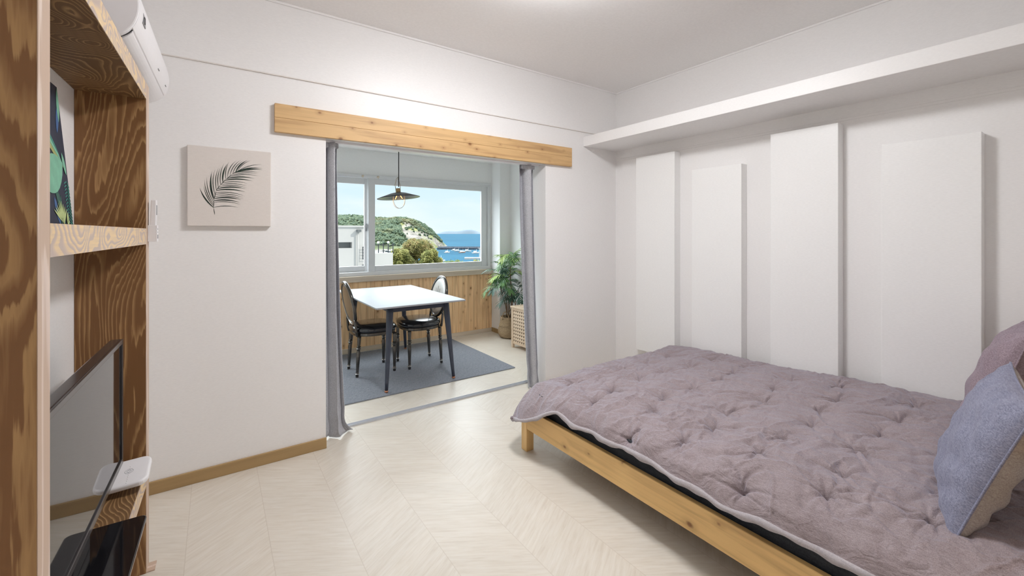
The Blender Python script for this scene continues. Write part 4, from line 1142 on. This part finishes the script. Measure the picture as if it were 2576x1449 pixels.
# trees in front of the bay
def crownmat(name,c1,c2,c3):
    t=NT(name); n=t.noise(t.coord(),3.0,3); col=t.ramp(n,[(.3,c1),(.5,c2),(.7,c3)]); return t.bsdf(col,.8,0,.15)
autumn=crownmat('autumn_leaves',(.09,.11,.035,1),(.22,.20,.07,1),(.36,.27,.12,1)); lime=crownmat('lime_leaves',(.10,.12,.035,1),(.22,.22,.07,1),(.36,.34,.12,1)); greenl=crownmat('green_leaves',(.07,.11,.04,1),(.16,.20,.07,1),(.26,.28,.10,1))
barkm=plain('tree_bark',(.12,.09,.06,1),.9,noise_amt=.3)
def tree(name,label,px,py,d,rx,rz_,mat,n,seed,leaf=.11,base=-6):
    lat=(px-1288)/1076.7*d; zc=1.35-(py-586)/1076.7*d; c=G(lat,d,base)
    t=thing(name,label,'tree' if 'tree' in name else 'shrub',tuple(c)); rg=random.Random(seed)
    b=BM(); tube(b,[(0,0,0),(.05,.02,(zc-base)*.6),(0,0,zc-base)],[.16,.10,.04],8); obj('trunk',b,barkm,t,smooth=True)
    V=[];F=[]
    cl_=[]
    for k in range(26):
        th=rg.uniform(0,2*PI); ph=rg.uniform(-.6,1.3); r=rg.uniform(.45,.95)
        cl_.append((rx*r*math.cos(th)*math.cos(ph),rx*r*math.sin(th)*math.cos(ph),rz_*r*math.sin(ph),rg.uniform(.28,.42)*rx))
    for k in range(n):
        q=cl_[rg.randrange(len(cl_))]; a=rg.uniform(0,2*PI); e=math.asin(rg.uniform(-1,1)); rr=q[3]*rg.uniform(.6,1.05)
        p=Vector((q[0]+rr*math.cos(a)*math.cos(e),q[1]+rr*math.sin(a)*math.cos(e),zc-base+q[2]+rr*.9*math.sin(e)))
        u=Vector((rg.gauss(0,1),rg.gauss(0,1),rg.gauss(0,.6))).normalized()*leaf; w=u.orthogonal().normalized()*leaf*.55
        i=len(V); V+= [p-u,p+w,p+u,p-w]; F.append((i,i+1,i+2,i+3))
    me=bpy.data.meshes.new('crown'); me.from_pydata([tuple(v) for v in V],[],F); me.materials.append(mat); o=bpy.data.objects.new('crown',me); link(o,t)
    return t
tree('autumn_tree','round autumn tree with rusty green leaves in front of the bay',1043,651,30,1.42,1.28,autumn,24000,1,.062)
tree('lime_tree','yellow green tree between the white building and the autumn tree',1003,656,27,.75,.75,lime,10000,2,.055)
tree('lime_tree','yellow green tree at the right foot of the autumn tree',1083,662,27,.75,.8,lime,10000,3,.055)
tree('low_shrub','olive shrub at the lower edge of the window, right of the boats',1140,672,60,1.6,.7,greenl,2500,4,.14,-10)
tree('low_shrub','yellowish shrub at the lower right corner of the window',1200,672,60,1.4,.75,lime,2500,5,.14,-10)

# ------------------------------------------------------------------ world and sun
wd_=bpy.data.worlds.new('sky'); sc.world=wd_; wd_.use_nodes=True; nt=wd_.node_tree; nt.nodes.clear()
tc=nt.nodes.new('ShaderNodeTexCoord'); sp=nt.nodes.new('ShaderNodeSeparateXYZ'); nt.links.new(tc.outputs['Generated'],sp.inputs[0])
rp=nt.nodes.new('ShaderNodeValToRGB'); cr=rp.color_ramp
cr.elements[0].position=0; cr.elements[0].color=(.74,.85,.91,1); cr.elements[1].position=.6; cr.elements[1].color=(.80,.85,.90,1)
e=cr.elements.new(.10); e.color=(.64,.80,.90,1)
nt.links.new(sp.outputs[2],rp.inputs[0])
mp=nt.nodes.new('ShaderNodeMapping'); mp.inputs['Scale'].default_value=(2.2,2.2,9); nt.links.new(tc.outputs['Generated'],mp.inputs[0])
nn=nt.nodes.new('ShaderNodeTexNoise'); nn.inputs['Scale'].default_value=2.0; nn.inputs['Detail'].default_value=6; nt.links.new(mp.outputs[0],nn.inputs['Vector'])
r2=nt.nodes.new('ShaderNodeValToRGB'); r2.color_ramp.elements[0].position=.45; r2.color_ramp.elements[0].color=(0,0,0,1); r2.color_ramp.elements[1].position=.75; r2.color_ramp.elements[1].color=(.7,.7,.7,1); nt.links.new(nn.outputs[0],r2.inputs[0])
mx=nt.nodes.new('ShaderNodeMix'); mx.data_type='RGBA'; nt.links.new(r2.outputs[0],mx.inputs[0]); nt.links.new(rp.outputs[0],mx.inputs[6]); mx.inputs[7].default_value=(.86,.90,.92,1)
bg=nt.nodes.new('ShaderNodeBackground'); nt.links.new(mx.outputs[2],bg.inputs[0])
def mr(sock,a,b_,c,d):
    n_=nt.nodes.new('ShaderNodeMapRange'); n_.interpolation_type='SMOOTHSTEP'
    for i,v in enumerate((a,b_,c,d)): n_.inputs[i+1].default_value=v
    nt.links.new(sock,n_.inputs[0]); return n_.outputs[0]
# unseen northern sky brightened well above the horizon, added to daylight the balcony
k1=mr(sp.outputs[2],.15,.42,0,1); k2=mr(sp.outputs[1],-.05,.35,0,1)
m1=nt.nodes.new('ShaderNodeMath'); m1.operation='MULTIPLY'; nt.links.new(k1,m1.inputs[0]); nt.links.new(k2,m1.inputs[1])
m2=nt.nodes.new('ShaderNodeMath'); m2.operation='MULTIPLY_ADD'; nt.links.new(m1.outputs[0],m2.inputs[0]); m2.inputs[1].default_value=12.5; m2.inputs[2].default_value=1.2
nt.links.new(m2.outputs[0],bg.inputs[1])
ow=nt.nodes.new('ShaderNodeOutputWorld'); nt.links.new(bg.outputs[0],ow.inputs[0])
sl=bpy.data.lights.new('sun','SUN'); sl.energy=2.6; sl.angle=.009; sl.color=(1,.95,.88); so=bpy.data.objects.new('sun',sl); link(so)
so.rotation_euler=Vector((-.62,.55,-.56)).to_track_quat('-Z','Y').to_euler()
# daylight portal in the window opening (sampling aid for the sky)
al=bpy.data.lights.new('window_portal','AREA'); al.shape='RECTANGLE'; al.size=3.3; al.size_y=1.14; al.cycles.is_portal=True
ao=bpy.data.objects.new('window_portal',al); link(ao); ao.location=(1.43,YW+.17,1.44); ao.rotation_euler=(-PI/2,0,0)

vs_=sc.view_settings; vs_.view_transform='Standard'; vs_.look='None'; vs_.exposure=0.0; vs_.gamma=1; vs_.use_curve_mapping=False
sc.cycles.max_bounces=12; sc.cycles.diffuse_bounces=8
